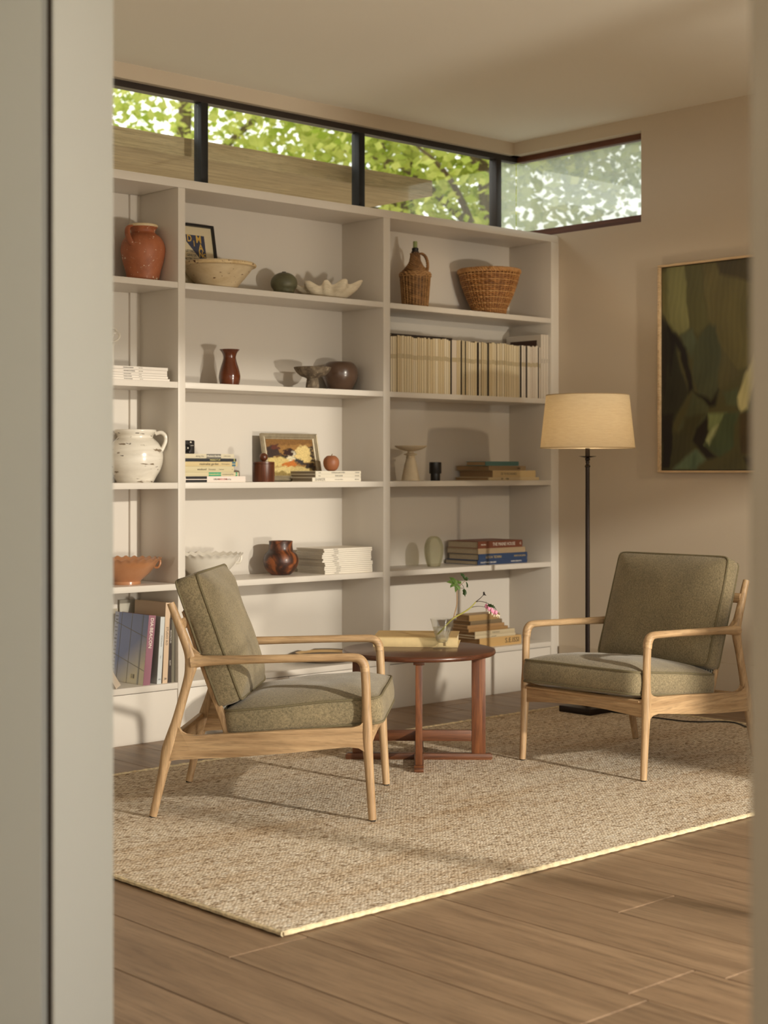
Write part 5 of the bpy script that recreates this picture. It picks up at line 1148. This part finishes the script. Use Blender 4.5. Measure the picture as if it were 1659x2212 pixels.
def landscape(u, v):
    rng = np.random.RandomState(3); col = np.tile(np.array(lin((150, 112, 62))), (u.size, 1))
    uu = u+wob(u, v, 9, 0.03)+wob(v, u, 23, 0.012); vv = v+wob(v, u, 8, 0.025)+wob(u, v, 27, 0.012)
    for pl_, rgb in (([(0, 0.0), (1, 0), (1, 0.12), (0, 0.20)], (128, 92, 50)), ([(0.50, 0.45), (0.66, 0.22), (0.80, 0.16), (1.0, 0.26), (1.0, 0.66), (0.75, 0.62)], (216, 192, 130)),
                     ([(0, 0.2), (0.26, 0.14), (0.28, 0.42), (0.0, 0.58)], (58, 44, 40)), ([(0.12, 0.16), (0.26, 0.16), (0.26, 0.3), (0.12, 0.26)], (92, 48, 38)),
                     ([(0.33, 0.34), (0.48, 0.24), (0.62, 0.32), (0.60, 0.46), (0.40, 0.46)], (52, 30, 26)), ([(0.28, 0.42), (0.45, 0.46), (0.40, 0.54), (0.25, 0.52)], (42, 36, 34)),
                     ([(0.0, 0.52), (0.30, 0.48), (0.50, 0.56), (0.30, 0.72), (0.0, 0.80)], (206, 184, 120)), ([(0.42, 0.46), (0.56, 0.44), (0.60, 0.58), (0.44, 0.60)], (216, 206, 172)),
                     ([(0.56, 0.50), (0.72, 0.56), (0.80, 0.70), (0.62, 0.68)], (56, 54, 56)), ([(0.30, 0.66), (0.55, 0.56), (0.62, 0.72), (0.32, 0.76)], (190, 112, 48)),
                     ([(0.74, 0.62), (0.90, 0.66), (1.0, 0.66), (1.0, 0.86), (0.78, 0.80)], (48, 36, 32)), ([(0.92, 0.2), (1, 0.16), (1, 0.7), (0.94, 0.6)], (62, 48, 40)),
                     ([(0, 0.82), (0.3, 0.74), (0.7, 0.74), (1, 0.86), (1, 1), (0, 1)], (208, 188, 128)), ([(0, 0.92), (0.3, 0.86), (0.5, 1), (0, 1)], (140, 120, 70)), ([(0.55, 0.33), (0.60, 0.33), (0.59, 0.46), (0.555, 0.46)], (222, 214, 190))):
        mk = in_poly(uu, vv, pl_, 0.02)[:, None]; col = col*(1-mk)+mk*np.array(lin(rgb))
    col *= (1+0.22*np.sin(uu*90+vv*40)*np.sin(vv*120-uu*30))[:, None]
    return col
me = paint_mesh(FWd-0.053, FH-0.053, 120, 90, landscape); me.materials.append(painted('small_oil_paint', 0.4))
put('canvas', me, lp, (0, -0.004, 0.0265))
MB().box(-FWd/2+0.02, FWd/2-0.02, -0.003, -0.0005, 0.02, FH-0.02).build('backing_board', plain('dark_backing', (24, 18, 14), 0.9), lp, smooth=0)

# ------------------------------------------------------------------ on the table
ZT = RUGZ+zt
bk = thing('large_book', 'large thick cream book lying on the round table behind the glass', 'book', ground(806, 1397, ZT), math.radians(-5.0))
Lb, Db, Tb = 0.347, 0.262, 0.041
CRM = plain('cream_cloth_cover', (216, 192, 142), 0.65, var=0.06, vs=30); CRD = plain('tan_cloth_cover', (198, 168, 116), 0.65, var=0.06, vs=30)
MB().box(0, Lb, 0.0, Db, 0, 0.0035, 0.0006).box(0, Lb, 0, 0.0035, 0.0035, Tb-0.0035).build('lower_cover', CRM, bk, smooth=0)
MB().box(0, Lb-0.004, 0.0, Db-0.002, Tb-0.0035, Tb, 0.0006).build('upper_cover', CRD, bk, smooth=0)
MB().box(0.004, Lb-0.008, 0.0036, Db-0.006, 0.0036, Tb-0.0036).build('pages', plain('cream_pages', (222, 204, 166), 0.85, var=0.06, vs=160), bk, smooth=0)
MB().box(Lb-0.060, Lb-0.050, -0.0004, 0.002, 0.006, 0.030).build('spine_label', plain('spine_print', (140, 116, 78), 0.7), bk, smooth=0)
letters('DESIGN', 0.012, plain('spine_print', (140, 116, 78), 0.7), bk, (Lb*0.62, Db*0.86, Tb+0.0003), (0, 0, 0))

GP = ground(955, 1401, ZT); gm = GP.y/FPX; gz = math.atan2(-GP.x, GP.y)
CLR = fresnel_glass('clear_glass', (0.985, 0.99, 0.985), 0.32)
vz = thing('glass_tumbler', 'clear footed glass tumbler with water holding a flower stem on the table', 'glass', GP, gz)
hz = lambda y: (1401-y)*gm
def facet(r, z, a):
    h = z/gm
    if 14 < h < 44: return r*(1+0.035*math.sin(a*9+(0 if int(h/5) % 2 else PI))*math.sin(PI*(h-14)/30)), z
    return r, z
outp = [(0.0005, 0), (20.4*gm, 0), (20.8*gm, 0.8*gm), (19*gm, 2.6*gm), (10.5*gm, 5*gm), (9*gm, 8*gm), (11*gm, 11*gm), (13*gm, 15*gm), (15.5*gm, 25*gm), (18.5*gm, 36*gm), (21*gm, 46*gm), (24.2*gm, 58*gm), (26.2*gm, 64.5*gm)]
inn = [(25.4*gm, 64.7*gm), (23.2*gm, 57.5*gm), (19.6*gm, 45*gm), (16.6*gm, 34*gm), (13.6*gm, 23*gm), (11.2*gm, 15.5*gm), (8*gm, 13*gm), (0.0005, 12.6*gm)]
MB().lathe(outp+inn, 72, facet).build('glass_body', CLR, vz, smooth=60)
WAT = clear_glass('water', (252, 253, 250), 1.33, 0.6)
MB().lathe([(0, 13.0*gm), (7.8*gm, 13.3*gm), (11.0*gm, 15.8*gm), (13.4*gm, 23.2*gm), (16.4*gm, 34*gm), (19.4*gm, 45*gm), (19.6*gm, 46*gm), (0, 46*gm)], 48).build('water', WAT, vz, smooth=60)
FS = thing('flower_stem', 'cut bleeding heart stem with green leaves and pink flowers in the glass', 'flower', GP, gz)
def q(a, b, dy=0.0): return (((900+a/6.9125)-955)*gm, dy, hz(1220+b/6.9125))
STG = patchy('green_yellow_stem', [(0.3, (150, 146, 70)), (0.7, (178, 170, 92))], 20, 0.5); STB = plain('brown_stem', (150, 116, 76), 0.6); STD = plain('dark_stem', (70, 58, 50), 0.6)
def stem(pts, r, mat):
    c = curve([(*q(a, b, d), rr) for (a, b, d), rr in zip(pts, r)], 6); MB().tube([x_[:3] for x_ in c], [x_[3] for x_ in c], 7).build('stem', mat, FS)
stem([(318, 1040, 0.004), (400, 945, 0.0), (545, 800, -0.004), (690, 715, -0.006), (800, 640, -0.006), (885, 548, -0.006)], [1.6*gm, 1.7*gm, 1.8*gm, 1.7*gm, 1.6*gm, 1.2*gm], STG)
stem([(885, 548, -0.006), (950, 495, -0.008), (990, 452, -0.010)], [1.0*gm, 0.8*gm, 0.6*gm], STD)
stem([(548, 795, -0.004), (575, 700, 0.002), (600, 590, 0.006), (602, 480, 0.008), (602, 395, 0.008), (625, 345, 0.006)], [1.2*gm, 1.2*gm, 1.1*gm, 1.0*gm, 0.9*gm, 0.7*gm], STB)
stem([(880, 552, -0.006), (945, 540, -0.012), (1050, 566, -0.016), (1150, 625, -0.018), (1205, 700, -0.018), (1222, 745, -0.018)], [0.9*gm, 0.75*gm, 0.7*gm, 0.6*gm, 0.5*gm, 0.4*gm], STD)
stem([(805, 638, -0.006), (870, 622, -0.002), (940, 618, 0.002), (1030, 630, 0.0)], [0.9*gm, 0.7*gm, 0.6*gm, 0.5*gm], STD)
stem([(625, 345, 0.006), (665, 292, 0.002), (728, 238, -0.004)], [0.7*gm, 0.6*gm, 0.5*gm], STB)
stem([(668, 285, 0.002), (695, 320, 0.004), (708, 355, 0.006)], [0.6*gm, 0.55*gm, 0.5*gm], STD)
stem([(640, 350, 0.006), (670, 352, 0.006), (700, 352, 0.006)], [0.5*gm, 0.5*gm, 0.45*gm], STD)
LG = patchy('fresh_leaf_green', [(0.3, (86, 118, 50)), (0.7, (126, 154, 74))], 60, 0.5, bs=0.3); LD = patchy('dark_leaf_green', [(0.3, (44, 66, 34)), (0.7, (84, 112, 54))], 60, 0.5, bs=0.3)
def leaf(pts, mat, dy=0.0, curl=0.006, name='leaf'):
    P = [q(a, b, dy) for a, b in pts]; cx_ = sum(p_[0] for p_ in P)/len(P); cz_ = sum(p_[2] for p_ in P)/len(P)
    R_ = max(math.hypot(p_[0]-cx_, p_[2]-cz_) for p_ in P); mb = MB(); n = len(P)
    rings = []
    for f in (1.0, 0.72, 0.42, 0.15):
        rings.append([mb.bm.verts.new((cx_+(p_[0]-cx_)*f, p_[1]-curl*(1-(f*math.hypot(p_[0]-cx_, p_[2]-cz_)/R_)**2)+0.002*math.sin(9*math.atan2(p_[2]-cz_, p_[0]-cx_)), cz_+(p_[2]-cz_)*f)) for p_ in P])
    for a, b in zip(rings, rings[1:]):
        for i in range(n): mb.bm.faces.new((a[i], a[(i+1) % n], b[(i+1) % n], b[i]))
    mb.bm.faces.new(rings[-1])
    bmesh.ops.solidify(mb.bm, geom=mb.bm.faces[:], thickness=0.0005)
    mb.build(name, mat, FS, smooth=60)
leaf([(575, 418), (578, 360), (568, 322), (545, 322), (500, 342), (504, 305), (535, 268), (500, 272), (445, 262), (490, 232), (548, 226), (528, 206), (485, 188), (545, 190), (585, 218), (608, 262), (618, 300), (655, 330), (650, 372), (640, 385), (628, 350), (608, 372)], LG, 0.004, 0.008)
leaf([(606, 262), (602, 232), (615, 222), (628, 240), (650, 240), (668, 252), (668, 275), (648, 288), (622, 282)], LG, 0.0, 0.004)
leaf([(725, 236), (695, 205), (682, 170), (662, 160), (652, 122), (690, 128), (715, 150), (728, 182), (732, 215)], LD, -0.004, 0.005)
leaf([(735, 238), (730, 190), (742, 172), (760, 185), (785, 212), (765, 212), (758, 235)], LD, -0.006, 0.003)
leaf([(732, 246), (752, 262), (766, 292), (768, 345), (758, 332), (742, 338), (745, 300)], LD, -0.004, 0.004)
leaf([(708, 356), (735, 378), (748, 412), (744, 440), (732, 445), (724, 484), (712, 455), (685, 438), (692, 415), (684, 380)], LD, 0.006, 0.006)
leaf([(985, 455), (990, 425), (985, 405), (1000, 398), (1005, 385), (1008, 405), (1018, 410), (1018, 428), (1042, 458), (1010, 450)], plain('dark_bud', (58, 50, 44), 0.6), -0.010, 0.002, 'bud')
leaf([(1055, 600), (1070, 575), (1095, 580), (1105, 570), (1120, 590), (1145, 588), (1148, 605), (1170, 625), (1150, 640), (1120, 625), (1090, 625)], LD, -0.018, 0.004)
PINK = plain('pink_petal', (228, 150, 178), 0.5, var=0.12, vs=200); WTIP = plain('cream_petal_tip', (236, 222, 196), 0.5)
for (a, b, s, d) in ((1040, 622, 1.0, -0.004), (1080, 655, 1.0, -0.016), (1122, 678, 1.0, -0.020), (1152, 706, 0.95, -0.017), (1182, 708, 0.9, -0.021), (1206, 748, 0.5, -0.018), (1228, 758, 0.42, -0.019)):
    c0 = Vector(q(a, b, d)); k = 3.6*gm*s; mb = MB()
    prof = curve([(0.0002, 1.75*k), (0.45*k, 1.5*k), (0.95*k, 0.7*k), (1.05*k, 0.0), (0.75*k, -0.75*k), (0.35*k, -1.2*k), (0.0002, -1.3*k)], 2)
    def heart(r, z, an): return r*(0.78+0.32*abs(math.sin(an)))*(0.9), z+0.35*k*abs(math.sin(an))*(r/k)*(0.5 if z > 0 else 0)
    mb.lathe(list(reversed(prof)), 20, heart).move(Matrix.Translation(c0))
    f = mb.build('flower', PINK if s > 0.6 else WTIP, FS, smooth=70)
    MB().lathe(list(reversed(curve([(0.0002, -1.0*k), (0.3*k, -1.35*k), (0.42*k, -1.9*k), (0.3*k, -2.5*k), (0.0002, -2.9*k)], 2))), 12).move(Matrix.Translation(c0)).build('petal_tip', WTIP, f, smooth=70)
    MB().tube([c0+Vector((0, 0, 1.7*k)), c0+Vector((-0.1*k, 0, 2.4*k)), c0+Vector((-0.2*k, 0, 3.2*k))], 0.35*gm, 5).build('flower_stalk', STD, f)
